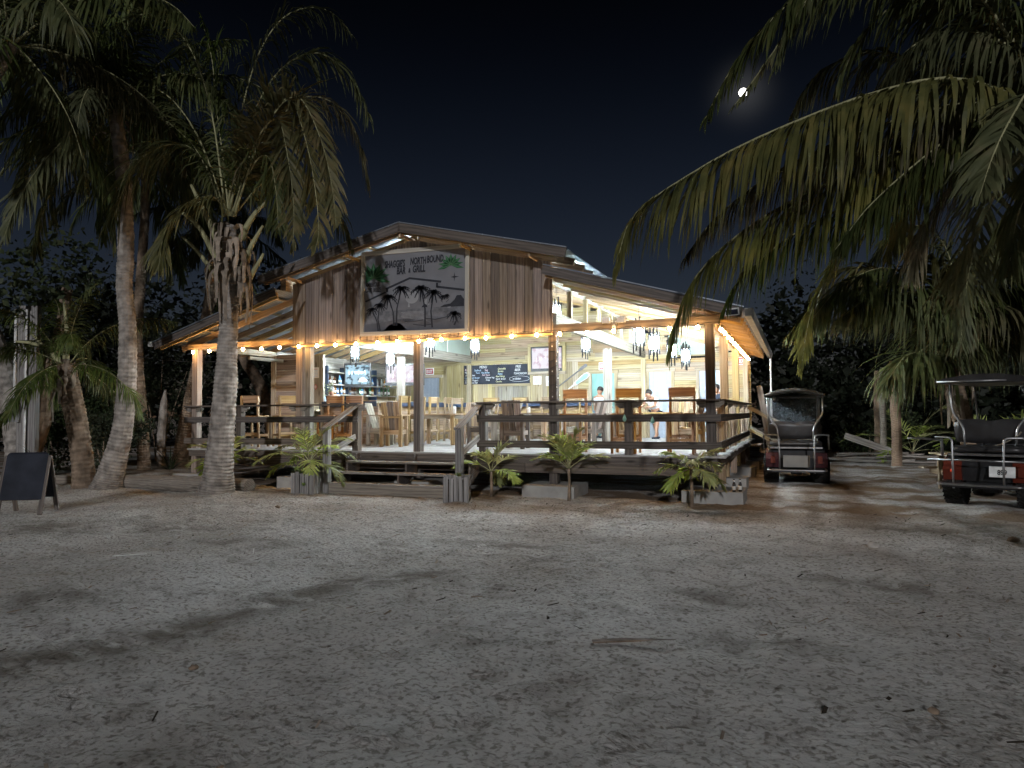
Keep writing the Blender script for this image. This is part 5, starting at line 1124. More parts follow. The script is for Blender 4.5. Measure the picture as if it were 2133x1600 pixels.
F8([(1984, 765), (1930, 660), (1830, 600), (1720, 620), (1640, 700)], 15.0, 132); F8([(1986, 765), (2030, 640), (2110, 570), (2200, 600)], 15.0, 133)
F8([(1984, 770), (1955, 690), (1890, 630), (1810, 625), (1740, 670)], 14.6, 120); F8([(1984, 770), (1940, 650), (1850, 570), (1760, 560), (1690, 610)], 16.5, 121, 'palm_leaf_dry'); F8([(1986, 770), (2010, 680), (2060, 600), (2130, 590), (2210, 650)], 14.8, 122)
F8([(1986, 770), (2000, 640), (2030, 540), (2090, 500), (2160, 530)], 16.2, 123); F8([(1984, 770), (1975, 660), (1950, 560), (1900, 500), (1840, 500)], 15.0, 124, 'palm_leaf_dry'); F8([(1984, 775), (1940, 740), (1890, 740), (1850, 790)], 14.9, 125); F8([(1986, 770), (2040, 710), (2110, 700), (2170, 760)], 15.3, 126); F8([(1985, 770), (2020, 690), (2080, 640), (2140, 660), (2190, 730)], 13.8, 127, 'palm_leaf_dry')
sheaths(p8, at(1984, 790, D8) - V(b), 12, .4, .9, .3, 9); stubs(p8, [(rel(b, [at(1990, 790, D8), at(1965, 750, D8), at(1940, 720, D8 - .1), at(1915, 735, D8 - .2)]), .045), (rel(b, [at(1992, 780, D8), at(1990, 720, D8), at(2000, 680, D8), at(2016, 640, D8)]), .05)])

# young palms, planters
def young_palm(label, base, h, L_, n, seed, stem=.028, sc=1.0, cat='palm tree', name='young_palm', lw=.048, el0=1.35, dr0=.22, fall=1.15):
    r = thing(name, label, cat, base); rr_ = random.Random(seed)
    mb = MB(); mb.tube([(0, 0, -.05), (.01, 0, h * .5), (0, 0, h)], [stem * 1.4, stem, stem * .9], 8); mb.build('trunk', r, 'brown_bark', True)
    for k in range(n):
        az = k * 2.39996 + rr_.uniform(-.3, .3); el = el0 - fall * k / max(1, n - 1) + rr_.uniform(-.1, .1); l = L_ * rr_.uniform(.85, 1.1)
        pts = [V(p) + V((0, 0, h)) for p in arc(az, el, l, 1.0 + .4 * rr_.random(), 6, .015)]
        frond(r, (0, 0, 0), pts, 'young_palm_leaf', seed=seed * 10 + k, nl=24, ll=.36 * sc, wid=lw, droop=dr0, start=.24, sweep=.62, rachis=.010, twist=.15, gap=.04)
    return r
young_palm('young palm with pale fan-like leaves in front of the wire-wound post', (-2.50, -.62, gz(-2.5, -.62)), .62, .82, 10, 1, el0=1.62, fall=1.0)
young_palm('young palm with drooping leaves in front of the right corner post', (-.17, -.92, gz(-.17, -.92)), .66, .66, 9, 2, el0=1.0, fall=1.2, dr0=.5)
young_palm('young palm growing behind the right-hand planter at the foot of the steps', (-4.12, -.62, gz(-4.12, -.62)), .52, .78, 7, 3, lw=.048, el0=1.45, fall=1.3)
young_palm('young palm half hidden behind the big ringed trunk', (-10.55, -1.0, gz(-10.5, -1)), .60, .85, 10, 4)
def planter(label, x, y, w_, h_, rz):
    r = thing('wooden_planter', label, 'planter', (x, y, gz(x, y) - .02), rz); n = 5
    for s in range(4):
        q = Matrix.Rotation(s * PI / 2, 3, 'Z')
        for k in range(n):
            p = q @ V((-w_ / 2 + w_ / n * (k + .5), -w_ / 2, 0)); u = q @ V((1, 0, 0)); hh = h_ + RND.uniform(-.03, .02)
            board('slat', r, p, p + V((RND.uniform(-.008, .008), 0, hh)), w_ / n - .018, .022, 'grey_timber', u)
    mb = MB(); mb.box((0, 0, h_ * .42), (w_ - .05, w_ - .05, h_ * .82)); mb.build('soil', r, 'soil'); return r
planter('slatted grey planter box with bromeliads at the left foot of the steps', -8.02, -1.28, .52, .48, .12)
planter('slatted grey planter box at the right foot of the steps', -4.50, -1.38, .46, .50, .35)
young_palm('bushy palm growing from the left planter box', (-8.08, -1.18, .42), .25, 1.1, 14, 5, .03, 1.1, lw=.040, fall=1.35, dr0=.4)
def rosette(label, c, n, l, seed, group=None):
    r = thing('bromeliad', label, 'plant', c, 0, group); rr_ = random.Random(seed)
    for k in range(n):
        a = k * 2.4; e = 1.2 - .9 * k / n; mb = MB(); d = V((math.cos(a) * math.cos(e), math.sin(a) * math.cos(e), math.sin(e))); s = V((-math.sin(a), math.cos(a), 0)) * l * .13; p = V((0, 0, 0))
        mb.v += [p - s * .5, p + s * .5, p + d * l * .5 - s, p + d * l * .5 + s, p + d * l * .95 - V((0, 0, l * .18))]; mb.f += [(0, 1, 3, 2), (2, 3, 4)]; mb.m += [0, 0]; mb.build('leaf', r, 'bromeliad_leaf')
for i, (x, y, z, l, lab) in enumerate(((-8.18, -1.42, .44, .24, 'bright bromeliad at the left corner of the left planter'), (-8.0, -1.46, .44, .20, 'bromeliad in the middle of the left planter'), (-7.86, -1.40, .50, .22, 'tall bromeliad by the newel in the left planter'), (-7.84, -1.30, .44, .18, 'small bromeliad at the right corner of the left planter'), (-7.93, -1.56, .20, .12, 'tiny bromeliad sprouting from the side of the left planter'), (-4.44, -1.44, .46, .15, 'wispy bromeliad in the right planter'))): rosette(lab, (x, y, z), 16, l, i)

# ------------------------------------------------------------------ undergrowth and the dark wood behind
def leafy(n, vol, size, seed, mb=None):
    r = np.random.default_rng(seed); mb = mb or MB()
    c = np.array(vol(r, n)); az = r.uniform(0, 2 * PI, n); el = r.uniform(-.9, 1.0, n); s = size * r.uniform(.6, 1.4, n); rl = r.uniform(0, 2 * PI, n)
    for i in range(n):
        d = V((math.cos(az[i]) * math.cos(el[i]), math.sin(az[i]) * math.cos(el[i]), math.sin(el[i]))); u = d.orthogonal().normalized(); u = (u * math.cos(rl[i]) + d.cross(u) * math.sin(rl[i])) * (s[i] * .3); p = V(c[i])
        b0 = len(mb.v); mb.v += [p, p + d * s[i] * .5 + u, p + d * s[i], p + d * s[i] * .5 - u]; mb.f.append((b0, b0 + 1, b0 + 2, b0 + 3)); mb.m.append(0)
    return mb
def blobs(r, n, spec):
    k = r.integers(0, len(spec), n); sp_ = np.array(spec); c = sp_[k]; d = r.normal(size=(n, 3)); d /= np.linalg.norm(d, axis=1)[:, None]; rad = r.uniform(.55, 1.0, n)[:, None]
    return c[:, :3] + d * rad * c[:, 3:6]
def shrub(name, label, base, spec, n, size, seed, stems=4, mat='shrub_leaf'):
    r = thing(name, label, 'shrub' if 'tree' not in name else 'tree', base); mb = leafy(n, lambda g, m: blobs(g, m, spec), size, seed); mb.build('foliage', r, mat)
    rr_ = random.Random(seed)
    for k in range(stems):
        sx = spec[k % len(spec)]; tube('stem', r, spline([(rr_.uniform(-.1, .1), rr_.uniform(-.1, .1), -.05), (sx[0] * .4, sx[1] * .4, sx[2] * .5), (sx[0], sx[1], sx[2] + sx[5] * .3)], 7), [.03, .028, .025, .02, .018, .014, .01], 'brown_bark', 6)
q = at(215, 980, 19.5); shrub('shrub', 'dark leafy shrub between the short palm and the leaning palm', (q.x, q.y, 0), [(0, 0, .8, .9, .7, .7), (.6, .3, 1.4, .6, .6, .6), (-.7, .2, 1.2, .7, .6, .6)], 2600, .10, 1)
q = at(120, 960, 21); shrub('shrub', 'dark leafy shrub behind the meter post', (q.x, q.y, 0), [(0, 0, .9, 1.1, .8, .8), (.8, .3, 1.6, .8, .7, .7), (-.9, .2, 1.5, .8, .6, .8)], 3000, .11, 2)
q = at(330, 900, 25); shrub('shrub', 'loose dark shrub behind the dead stump', (q.x, q.y, 0), [(0, 0, 1.6, 1.4, .9, 1.0), (1.0, .3, 3.0, 1.0, .8, .9), (-1.0, .2, 2.8, 1.0, .8, 1.0), (.2, 0, 4.2, .9, .8, .8)], 4200, .11, 3)
q = at(250, 900, 26); shrub('shrub', 'tall dark shrub behind the slim palm', (q.x, q.y, 0), [(0, 0, 1.2, 1.3, .9, 1.0), (.4, .3, 2.6, 1.0, .8, .9), (-1.0, .2, 2.2, 1.0, .8, 1.0)], 3200, .11, 4)
def strap_clump(label, base, n, l, seed):
    r = thing('strap_plant', label, 'plant', base, 0); rr_ = random.Random(seed)
    for k in range(n):
        a = k * 2.4; e = 1.35 - 1.0 * k / n; L_ = l * rr_.uniform(.7, 1.1); pts = arc(a, e, L_, .9, 5, .03); mb = MB(); s = V((-math.sin(a), math.cos(a), 0)) * .03
        for i, p in enumerate(pts): ww = s * (1 - .9 * i / 5); mb.v += [V(p) - ww, V(p) + ww]
        for i in range(len(pts) - 1): mb.f.append((2 * i, 2 * i + 1, 2 * i + 3, 2 * i + 2)); mb.m.append(0)
        mb.build('leaf', r, 'shrub_leaf')
q = at(95, 985, 18.5); strap_clump('clump of strap leaves at the foot of the meter post', (q.x, q.y, .05), 26, 1.3, 1)
q = at(225, 975, 18.5); strap_clump('clump of strap leaves between the two left palms', (q.x, q.y, .05), 22, 1.0, 2)
q = at(355, 985, 21); strap_clump('clump of strap leaves beside the dead stump', (q.x, q.y, .05), 20, 1.1, 3)
# gnarled tree at the far left and a bare forked tree seen through the left wing
q0 = [at(40, 1010, 19.5), at(38, 930, 19.5), at(22, 830, 19.5), at(-5, 740, 19.3), at(-40, 640, 19)]; q0[0].z = -.1; b = (q0[0].x, q0[0].y, 0)
gt = thing('gnarled_tree', 'gnarled grey tree trunk curving up at the left edge behind the meter post', 'tree', b); trunk(gt, rel(b, q0), [.36, .32, .30, .28, .24], 'trunk_bark', .2, 12); q1 = [at(60, 960, 19.6), at(92, 860, 19.7), at(96, 780, 19.8), at(125, 700, 20), at(140, 600, 20)]
trunk(gt, rel(b, q1), [.24, .22, .20, .18, .14], 'brown_bark', .2, 10, 'limb'); leafy(900, lambda g, m: blobs(g, m, [tuple(V(rel(b, [at(120, 560, 20)])[0])) + (1.4, 1.2, 1.2), tuple(V(rel(b, [at(-20, 600, 19)])[0])) + (1.5, 1.2, 1.3)]), .2, 8).build('crown', gt, 'shrub_leaf')
q0 = [at(575, 980, 27), at(562, 860, 27), at(535, 790, 27), at(505, 740, 27), at(480, 640, 27)]; q0[0].z = -.1; b = (q0[0].x, q0[0].y, 0)
bt_ = thing('bare_tree', 'bare forked tree seen dimly through the open left wing', 'tree', b); trunk(bt_, rel(b, q0), [.30, .25, .22, .18, .1], 'brown_bark', .2, 10); trunk(bt_, rel(b, [at(560, 880, 27), at(590, 820, 27.3), at(620, 770, 27.5), at(640, 640, 27.5)]), [.18, .14, .1, .06], 'brown_bark', .2, 8, 'limb'); leafy(700, lambda g, m: blobs(g, m, [tuple(V(rel(b, [at(500, 600, 27)])[0])) + (2, 1.5, 1.3), tuple(V(rel(b, [at(640, 620, 27.5)])[0])) + (1.8, 1.5, 1.2)]), .25, 9).build('crown', bt_, 'far_leaf')
q = at(338, 976, 22.8); b = (q.x, q.y, 0); ds = thing('dead_stump', 'dead grey tree stump standing upright left of the deck', 'stump', b); trunk(ds, rel(b, [V((q.x, q.y, -.1)), at(336, 930, 22.8), at(340, 870, 22.8), at(342, 840, 22.8), at(345, 812, 22.8)]), [.16, .14, .14, .12, .03], 'trunk_bark', .12, 9)
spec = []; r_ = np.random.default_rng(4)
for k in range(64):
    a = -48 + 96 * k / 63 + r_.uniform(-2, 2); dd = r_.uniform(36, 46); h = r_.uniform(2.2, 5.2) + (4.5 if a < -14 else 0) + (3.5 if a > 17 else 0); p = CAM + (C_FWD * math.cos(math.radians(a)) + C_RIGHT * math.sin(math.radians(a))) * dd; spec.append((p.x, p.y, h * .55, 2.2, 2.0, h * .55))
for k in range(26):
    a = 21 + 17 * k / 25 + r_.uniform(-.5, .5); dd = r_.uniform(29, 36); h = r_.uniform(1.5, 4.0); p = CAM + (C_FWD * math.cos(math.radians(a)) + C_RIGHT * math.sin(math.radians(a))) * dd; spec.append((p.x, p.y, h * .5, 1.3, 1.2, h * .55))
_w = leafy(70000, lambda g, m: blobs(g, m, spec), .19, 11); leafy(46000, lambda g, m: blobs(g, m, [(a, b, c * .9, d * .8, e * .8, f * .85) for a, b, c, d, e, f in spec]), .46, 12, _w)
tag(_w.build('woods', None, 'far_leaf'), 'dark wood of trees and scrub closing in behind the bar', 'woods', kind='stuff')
q = at(1760, 940, 24); shrub('shrub', 'low dark bush to the right of the dark-roofed golf cart', (q.x + 1, q.y + 3, 0), [(0, 0, .6, 1.2, .9, .6), (.9, .2, 1.2, .9, .7, .6)], 2600, .10, 6)
q = at(1900, 920, 24); young_palm('wild young palm with arching dark fronds behind the round posts', (q.x, q.y, 0), .3, 2.2, 9, 21, .05, 1.6, lw=.05)
q = at(2080, 930, 21); young_palm('wild young palm with arching fronds behind the red golf cart', (q.x, q.y, 0), .4, 2.4, 9, 22, .05, 1.8, lw=.05)

# ------------------------------------------------------------------ golf carts
def bent(*pts, n=None): return spline(pts, n or len(pts) * 4)
def corner(pts, r=.06, k=4):
    """polyline with rounded corners"""
    P = [V(p) for p in pts]; out = [P[0]]
    for a, b, c in zip(P, P[1:], P[2:]):
        u = (a - b).normalized(); v = (c - b).normalized(); ra = min(r, (a - b).length * .45, (c - b).length * .45)
        s, e = b + u * ra, b + v * ra
        for i in range(k + 1): t = i / k; out.append(s * (1 - t) ** 2 + b * (2 * t * (1 - t)) + e * t * t)
    return out + [P[-1]]
def wheel(parent, c, R_, w_, knobby, rim_m):
    h = holder('wheel', parent, c); mb = MB(); n = 28
    prof = [(R_ * .52, -w_ * .5), (R_ * .80, -w_ * .52), (R_ * .95, -w_ * .46), (R_, -w_ * .34), (R_, w_ * .34), (R_ * .95, w_ * .46), (R_ * .80, w_ * .52), (R_ * .52, w_ * .5)]
    mb.lathe(prof, n); 
    q = Matrix.Rotation(PI / 2, 3, 'Y')
    m2 = MB(); nb = 26 if knobby else 30
    for k in range(nb):
        a = 2 * PI * k / nb
        for j, zc in enumerate((-.36, -.12, .12, .36)):
            aa = a + (PI / nb if j % 2 else 0); m2.box((math.cos(aa) * R_, math.sin(aa) * R_, zc * w_), (.028 if knobby else .014, R_ * 2 * PI / nb * .52, w_ * .24), 0, Matrix.Rotation(aa, 3, 'Z') @ Matrix.Rotation(.5 if j % 2 else -.5, 3, 'X'))
    for m in (mb, m2): m.v = [q @ v for v in m.v]
    mb.build('tyre', h, 'rubber', True); m2.build('tread', h, 'rubber')['kind'] = 'stuff'
    m3 = MB(); m3.lathe([(R_ * .08, -w_ * .42), (R_ * .30, -w_ * .40), (R_ * .50, -w_ * .46), (R_ * .53, -w_ * .48), (R_ * .53, w_ * .48), (R_ * .50, w_ * .46), (R_ * .30, w_ * .40), (R_ * .08, w_ * .42)], 20); m3.v = [q @ v for v in m3.v]; m3.build('rim', h, rim_m, True)
def lobed(name, parent, c, size, m, lobes=2, lean=0.0):
    """padded cushion: rounded slab with soft lobes, size = (w, thick, h)"""
    nx_, nz_ = 25, 9; vs, fs = [], []
    for side in (-1, 1):
        for j in range(nz_):
            for i in range(nx_):
                u, v = i / (nx_ - 1) * 2 - 1, j / (nz_ - 1) * 2 - 1
                e = (1 - abs(u) ** 6) ** .5 * (1 - abs(v) ** 4) ** .5; th = size[1] * .5 * e * (1 - .32 * math.exp(-(u / .14) ** 2) * (lobes == 2))
                z = v * size[2] / 2 * (1 - .18 * math.exp(-(u / .2) ** 2) * (v > 0) * (lobes == 2)) * (1 - .10 * abs(u) ** 3); x = u * size[0] / 2 * (1 - .06 * abs(v) ** 3)
                y = side * th; vs.append((x, y * math.cos(lean) - z * math.sin(lean), z * math.cos(lean) + y * math.sin(lean)))
    o_ = nx_ * nz_
    for j in range(nz_ - 1):
        for i in range(nx_ - 1):
            a = j * nx_ + i; fs.append((a, a + 1, a + nx_ + 1, a + nx_)); fs.append((o_ + a, o_ + a + nx_, o_ + a + nx_ + 1, o_ + a + 1))
    o = mobj(name, parent, vs, fs, m, None, True); o.location = c; return o
def cart(label, loc, rz, lift, R_, w_, body, roof_m, knobby, bars, plate, windshield, roof_style, sc=1.0):
    c = thing('golf_cart', label, 'golf cart', loc, rz); c.scale = (sc, sc, sc); z0 = R_ * .95 + lift      # chassis height
    hw = .60; tr = .50
    for y in (0.0, 1.68):
        for s in (-1, 1): wheel(c, (s * tr, y, R_), R_, w_, knobby, 'black_metal' if knobby else 'cart_shell')
        tube('axle', c, [(-tr, y, R_), (tr, y, R_)], .03, 'black_metal', 6)
    box('differential', c, (0, 0, R_), (.22, .26, .2), 'black_metal'); box('chassis', c, (0, .85, z0 - .03), (.62, 2.2, .09), 'black_metal')
    mb = MB(); mb.prism([(-.30, z0 + .02), (-.34, z0 + .22), (-.27, z0 + .38), (-.05, z0 + .43), (.42, z0 + .43), (.50, z0 + .05)], -.56, .56, 0, 'yz'); mb.build('rear_body', c, 'black_plastic')
    for s in (-1, 1):
        mb = MB(); a0 = s * .34; a1 = s * .60
        mb.prism([(-.345, z0 + .03), (-.385, z0 + .20), (-.33, z0 + .33), (-.10, z0 + .40), (.32, z0 + .40), (.36, z0 + .06), (.30, z0 - .01), (.24, z0 + .10), (-.20, z0 + .10), (-.26, z0 + .0)], min(a0, a1), max(a0, a1), 0, 'yz'); mb.build('rear_fender', c, body)
        lt = holder('tail_light', c, (s * .46, -.392, z0 + .19)); box('lens', lt, (0, 0, 0), (.09, .03, .15), 'cart_red'); box('lit_lamp', lt, (s * .01, -.017, -.01), (.03, .008, .04), 'tail_glow' if (s < 0 and knobby) else 'cart_red')
    box('floor_pan', c, (0, .98, z0 + .05), (1.06, .86, .05), 'black_plastic')
    mb = MB(); mb.prism([(1.34, z0 + .02), (1.40, z0 + .46), (1.55, z0 + .56), (2.05, z0 + .40), (2.14, z0 + .20), (2.06, z0 + .0)], -.54, .54, 0, 'yz'); mb.build('front_cowl', c, body); box('dashboard', c, (0, 1.40, z0 + .55), (1.02, .12, .16), 'cart_shell' if not knobby else 'black_plastic'); box('front_bumper', c, (0, 2.18, z0 + .05), (.9, .06, .10), 'black_plastic')
    for s in (-1, 1): lathe('headlight', c, [(.01, .02), (.06, .015), (.07, 0), (.07, -.03)], 'white_paint', 12).matrix_local = Matrix.Translation((s * .36, 2.10, z0 + .34)) @ Matrix.Rotation(-PI / 2, 4, 'X')
    # seats
    lobed('seat_cushion', c, (0, .30, z0 + .50), (1.06, .48, .15), 'black_vinyl', 1); lobed('seat_back', c, (0, .06, z0 + .80), (1.06, .13, .40), 'black_vinyl', 2, .10)
    # rear flip seat with its foot plate
    lobed('rear_seat', c, (0, -.22, z0 + .52), (1.04, .44, .12), 'black_vinyl', 1); box('rear_seat_base', c, (0, -.22, z0 + .44), (1.02, .40, .035), 'steel_tube'); box('foot_plate', c, (0, -.66, z0 - .02), (.98, .44, .04), 'black_metal')
    if bars == 'cargo':
        box('cool_box', c, (0, -.46, z0 + .16), (.52, .06, .24), 'cart_shell')
    tube('bumper_bar', c, corner([(-.56, -.36, z0 + .0), (-.56, -.88, z0 + .0), (.56, -.88, z0 + .0), (.56, -.36, z0 + .0)], .08), .018, 'steel_tube', 7)
    for s in (-1, 1):
        tube('grab_bar', c, corner([(s * .64, -.20, z0 + .40), (s * .64, -.22, z0 + .70), (s * .60, -.74, z0 + .72), (s * .34, -.84, z0 + .72), (s * .33, -.88, z0 + .30), (s * .33, -.86, z0 - .06)], .07), .017, 'steel_tube', 8)
    if bars == 'rack':
        tube('rack_rail', c, [(-.75, -.62, z0 + .36), (.62, -.62, z0 + .36)], .016, 'steel_tube', 7); tube('hip_bar', c, corner([(-.60, -.40, z0 + .40), (-.60, -.40, z0 + .66), (-.78, -.88, z0 + .70), (-.95, -.90, z0 + .70)], .06), .018, 'steel_tube', 8)
        tube('strap', c, bent((-.30, -.05, z0 + .50), (.1, -.10, z0 + .58), (.35, -.1, z0 + .72), (.42, -.08, z0 + .80)), .012, 'rope', 6)
    # canopy
    zt = z0 + 1.62
    if roof_style == 'arch':
        nn, vs, fs = 21, [], []
        for yy, k in ((-.05, 0), (.0, 1), (1.45, 1), (1.55, 0)):
            for i in range(nn):
                u = i / (nn - 1) * 2 - 1; vs.append((u * .60, yy, zt - .03 + (.02 + .075 * max(0, math.cos(u * PI * .62)) * (abs(u) < .8)) + .02 * k - .05 * abs(u) ** 8))
        m_ = len(vs)
        vs += [(x, y, z - .05) for x, y, z in vs]
        for j in range(3):
            for i in range(nn - 1): a = j * nn + i; fs.append((a, a + 1, a + nn + 1, a + nn)); fs.append((m_ + a, m_ + a + nn, m_ + a + nn + 1, m_ + a + 1))
        for i in range(nn - 1): fs.append((i, m_ + i, m_ + i + 1, i + 1)); e = 3 * nn + i; fs.append((e, e + 1, m_ + e + 1, m_ + e))
        mobj('canopy', c, vs, fs, roof_m, None, True)
    else:
        mb = MB(); mb.prism([(-.62, zt - .02), (-.58, zt + .03), (-.2, zt + .09), (.2, zt + .09), (.58, zt + .03), (.62, zt - .02), (.60, zt - .05), (-.60, zt - .05)], -.35, 1.75, 0); mb.build('canopy', c, roof_m)
        tube('canopy_edge', c, [(-.66, -.37, zt - .02), (.30, -.37, zt - .02)], .017, 'steel_tube', 7)
    for s in (-1, 1):
        tube('rear_strut', c, corner([(s * .34, -.10, z0 + .45), (s * .36, -.06, z0 + .85), (s * .55, .02, z0 + 1.15), (s * .56, .02, zt - .04)], .08), .017, 'steel_tube', 8)
        tube('front_strut', c, corner([(s * .50, 1.62, z0 + .45), (s * .52, 1.42, zt - .30), (s * .52, 1.32, zt - .03)], .10), .017, 'steel_tube', 8)
    if windshield:
        box('windshield_base', c, (0, 1.60, z0 + .66), (1.04, .03, .14), 'cart_shell')
        ws = holder('windshield', c); tube('windshield_frame', ws, corner([(-.54, 1.58, z0 + .60), (.54, 1.58, z0 + .60), (.55, 1.40, zt - .08), (-.55, 1.40, zt - .08), (-.54, 1.58, z0 + .60)], .10), .032, 'cart_shell', 8)
        mobj('glass', ws, [(-.52, 1.58, z0 + .62), (.52, 1.58, z0 + .62), (.53, 1.41, zt - .10), (-.53, 1.41, zt - .10)], [(0, 1, 2, 3)], 'windshield_glass')
    swh = holder('steering_wheel', c, (-.27, 1.06, z0 + .80)); swh.rotation_euler = (-.95, 0, 0)
    tube('rim', swh, [(.17 * math.cos(t), .17 * math.sin(t), 0) for t in np.linspace(0, 2 * PI, 25)], .014, 'black_plastic', 7); 
    for k in range(3): tube('spoke', swh, [(0, 0, -.02), (.16 * math.cos(k * 2.09 + .5), .16 * math.sin(k * 2.09 + .5), 0)], .010, 'black_metal', 5)
    tube('column', swh, [(0, 0, 0), (0, -.0, -.40)], .02, 'black_metal', 6)
    mr_ = holder('mirror', c, (-.38 if roof_style == 'arch' else .25, 1.28, zt - .13)); lathe('mirror_head', mr_, [(.005, -.01), (.06, -.008), (.065, 0), (.05, .02), (.005, .03)], 'steel_tube', 12).rotation_euler = (PI / 2, 0, 0); tube('mirror_arm', mr_, [(0, .02, 0), (0, .06, .08)], .007, 'black_metal', 5)
    if plate:
        pl = holder('number_plate', c, (.22, -.425, z0 + .19)); pl.rotation_euler = (-.15, 0, 0); box('plate', pl, (0, 0, 0), (.34, .012, .17), 'white_paint'); text('number', pl, plate, .105, 'black_plastic', (0, -.008, -.045), (PI / 2, 0, 0), 'CENTER', 0, .8, .003)
    return c
cart('dark golf cart with arched roof parked beside the right end of the deck', (1.53, 4.45, 0), math.radians(1.5), .05, .28, .30, 'cart_paint', 'cart_roof', False, 'cargo', None, True, 'arch', 1.10)
cart('lifted red golf cart with black canopy and knobby tyres at the right edge', (4.74, 1.02, 0), math.radians(-24), .08, .315, .28, 'cart_red', 'black_vinyl', True, 'rack', '899', False, 'flat', 1.10)

# ------------------------------------------------------------------ yard things
ab = thing('sandwich_board', 'blank black chalkboard sandwich sign standing at the left edge of the yard', 'chalkboard', (-10.72, -5.55, 0), math.radians(30))
# front leaf leans back; two rails run on as feet
fr = holder('front_leaf', ab); fr.rotation_euler = (math.radians(-17), 0, 0); bk = holder('rear_leaf', ab, (0, .62, 0)); bk.rotation_euler = (math.radians(17), 0, 0)
for h_, m in ((fr, 'chalk_black'), (bk, 'chalk_black')):
    mb = MB(); w_ = .33; mb.prism([(-w_, .26), (w_, .26), (w_, 1.02)] + [(w_ - .07 + .07 * math.cos(t), 1.02 + .07 * math.sin(t)) for t in np.linspace(.2, PI / 2, 5)] + [(-w_ + .07 - .07 * math.sin(t), 1.02 + .07 * math.cos(t)) for t in np.linspace(0, PI / 2 - .2, 5)] + [(-w_, 1.02)], -.012, .012); mb.build('slate_panel', h_, m)
    for s in (-1, 1): board('rail', h_, (s * .335, .012, 0), (s * .335, .012, 1.03), .07, .035, 'dark_timber', (1, 0, 0))
    board('cross_rail', h_, (-.33, .02, .29), (.33, .02, .29), .06, .03, 'dark_timber')
ub = (-17.15, -.85, 0); q = at(57, 1000, 18.9); ub = (q.x, q.y, 0)
up = thing('meter_post', 'grey timber service post with electricity meter and white conduit at the far left', 'utility post', ub, .36)
board('post_timber', up, (-.16, 0, -.1), (-.16, 0, 4.6), .20, .20, 'grey_timber', (1, 0, 0)); board('post_timber', up, (.10, .03, -.1), (.10, .03, 4.6), .22, .16, 'grey_timber', (1, 0, 0))
tube('conduit', up, [(-.02, -.12, .1), (-.02, -.12, 4.5)], .028, 'white_paint', 8); tube('conduit', up, [(-.30, -.13, 1.95), (-.30, -.13, 4.5)], .035, 'white_paint', 8)
mt = holder('meter_box', up, (-.32, -.14, 1.75)); box('case', mt, (0, 0, 0), (.34, .10, .44), 'meter_metal'); lathe('meter_glass', mt, [(.03, .10), (.085, .085), (.095, .0), (.095, -.02)], 'meter_metal', 16).matrix_local = Matrix.Translation((-.03, -.05, .06)) @ Matrix.Rotation(PI / 2, 4, 'X'); lathe('meter_dial', mt, [(.005, .006), (.05, .005), (.05, 0)], 'black_metal', 14).matrix_local = Matrix.Translation((-.03, -.153, .06)) @ Matrix.Rotation(PI / 2, 4, 'X')
tube('service_wire', up, bent((.1, 0, 4.4), (2.0, 1.0, 3.4), (4.2, 1.6, 3.2), (5.0, 1.5, 3.55)), .008, 'black_plastic', 5)
lg = thing('fallen_log', 'grey fallen log lying between the leaning palm and the ringed palm', 'log', (-10.9, -1.75, .0)); trunk(lg, [(-1.75, -.10, .16), (-.8, -.05, .17), (0, 0, .165), (.8, .03, .165), (1.72, .02, .16)], [.16, .175, .175, .17, .16], 'drift_wood', .5, 14)
for i, (x0, y0, x1, y1, d, lab) in enumerate(((0, 0, 0, 0, 0, 'weathered timber sleeper lying behind the sandwich board'),)):
    q = at(115, 1015, 17.5); o = thing('timber_sleeper', lab, 'timber', (q.x, q.y, 0), .5); board('sleeper_beam', o, (-1.3, 0, .12), (1.0, 0, .12), .22, .24, 'drift_wood'); board('plank', o, (-1.2, -.3, .03), (1.1, -.22, .03), .16, .03, 'drift_wood', (0, 1, 0))
for (x, y0, y1, d, r0, m, lab) in ((1868, 970, 752, 21.9, .14, 'log_wood', 'tall peeled log post with a side stub standing in the sandy clearing'), (1838, 945, 765, 23.6, .10, 'drift_wood', 'grey round post right behind the lumber pile'), (1826, 940, 772, 24.6, .10, 'brown_bark', 'dark round post behind the grey one')):
    q = at(x, y0, d); b = (q.x, q.y, 0); o = thing('round_post', lab, 'post', b); top = at(x - (6 if d < 23 else -1), y1, d); trunk(o, rel(b, [V((q.x, q.y, -.1)), V((q.x, q.y, 0)).lerp(top, .35) + V((.02, 0, 0)), V((q.x, q.y, 0)).lerp(top, .7) - V((.02, 0, 0)), top]), [r0 * 1.1, r0, r0, r0 * .9], m, .25, 12)
    if d < 23: tube('side_stub', o, [top - V(b) - V((.05, 0, .25)), top - V(b) - V((.26, .05, .22))], [.05, .035], 'log_wood', 7)
q = at(1850, 948, 23.4); lp = thing('lumber_pile', 'untidy pile of salvaged boards at the edge of the clearing', 'lumber', (q.x, q.y, 0)); r_ = random.Random(8)
for k in range(16): a = r_.uniform(-.5, .5); x, y = r_.uniform(-1.2, 1.6), r_.uniform(-.6, .8); d = V((math.cos(a), math.sin(a), 0)) * r_.uniform(.7, 1.6); z = .04 + .045 * (k // 3); board('plank', lp, V((x, y, z)) - d, V((x, y, z + r_.uniform(-.02, .12))) + d, .20, .04, 'drift_wood', (0, 1, 0))
board('leaning_plank', lp, (-1.25, .35, .85), (.75, -.2, .10), .22, .05, 'drift_wood')
q = at(2045, 935, 15.0); tb = thing('picnic_table', 'rough wooden picnic table behind the red golf cart', 'table', (q.x, q.y, 0), .3)
for k in range(4): board('top_plank', tb, (-.9, -.3 + k * .19, .76), (.9, -.3 + k * .19, .76), .18, .04, 'pine', (0, 1, 0))
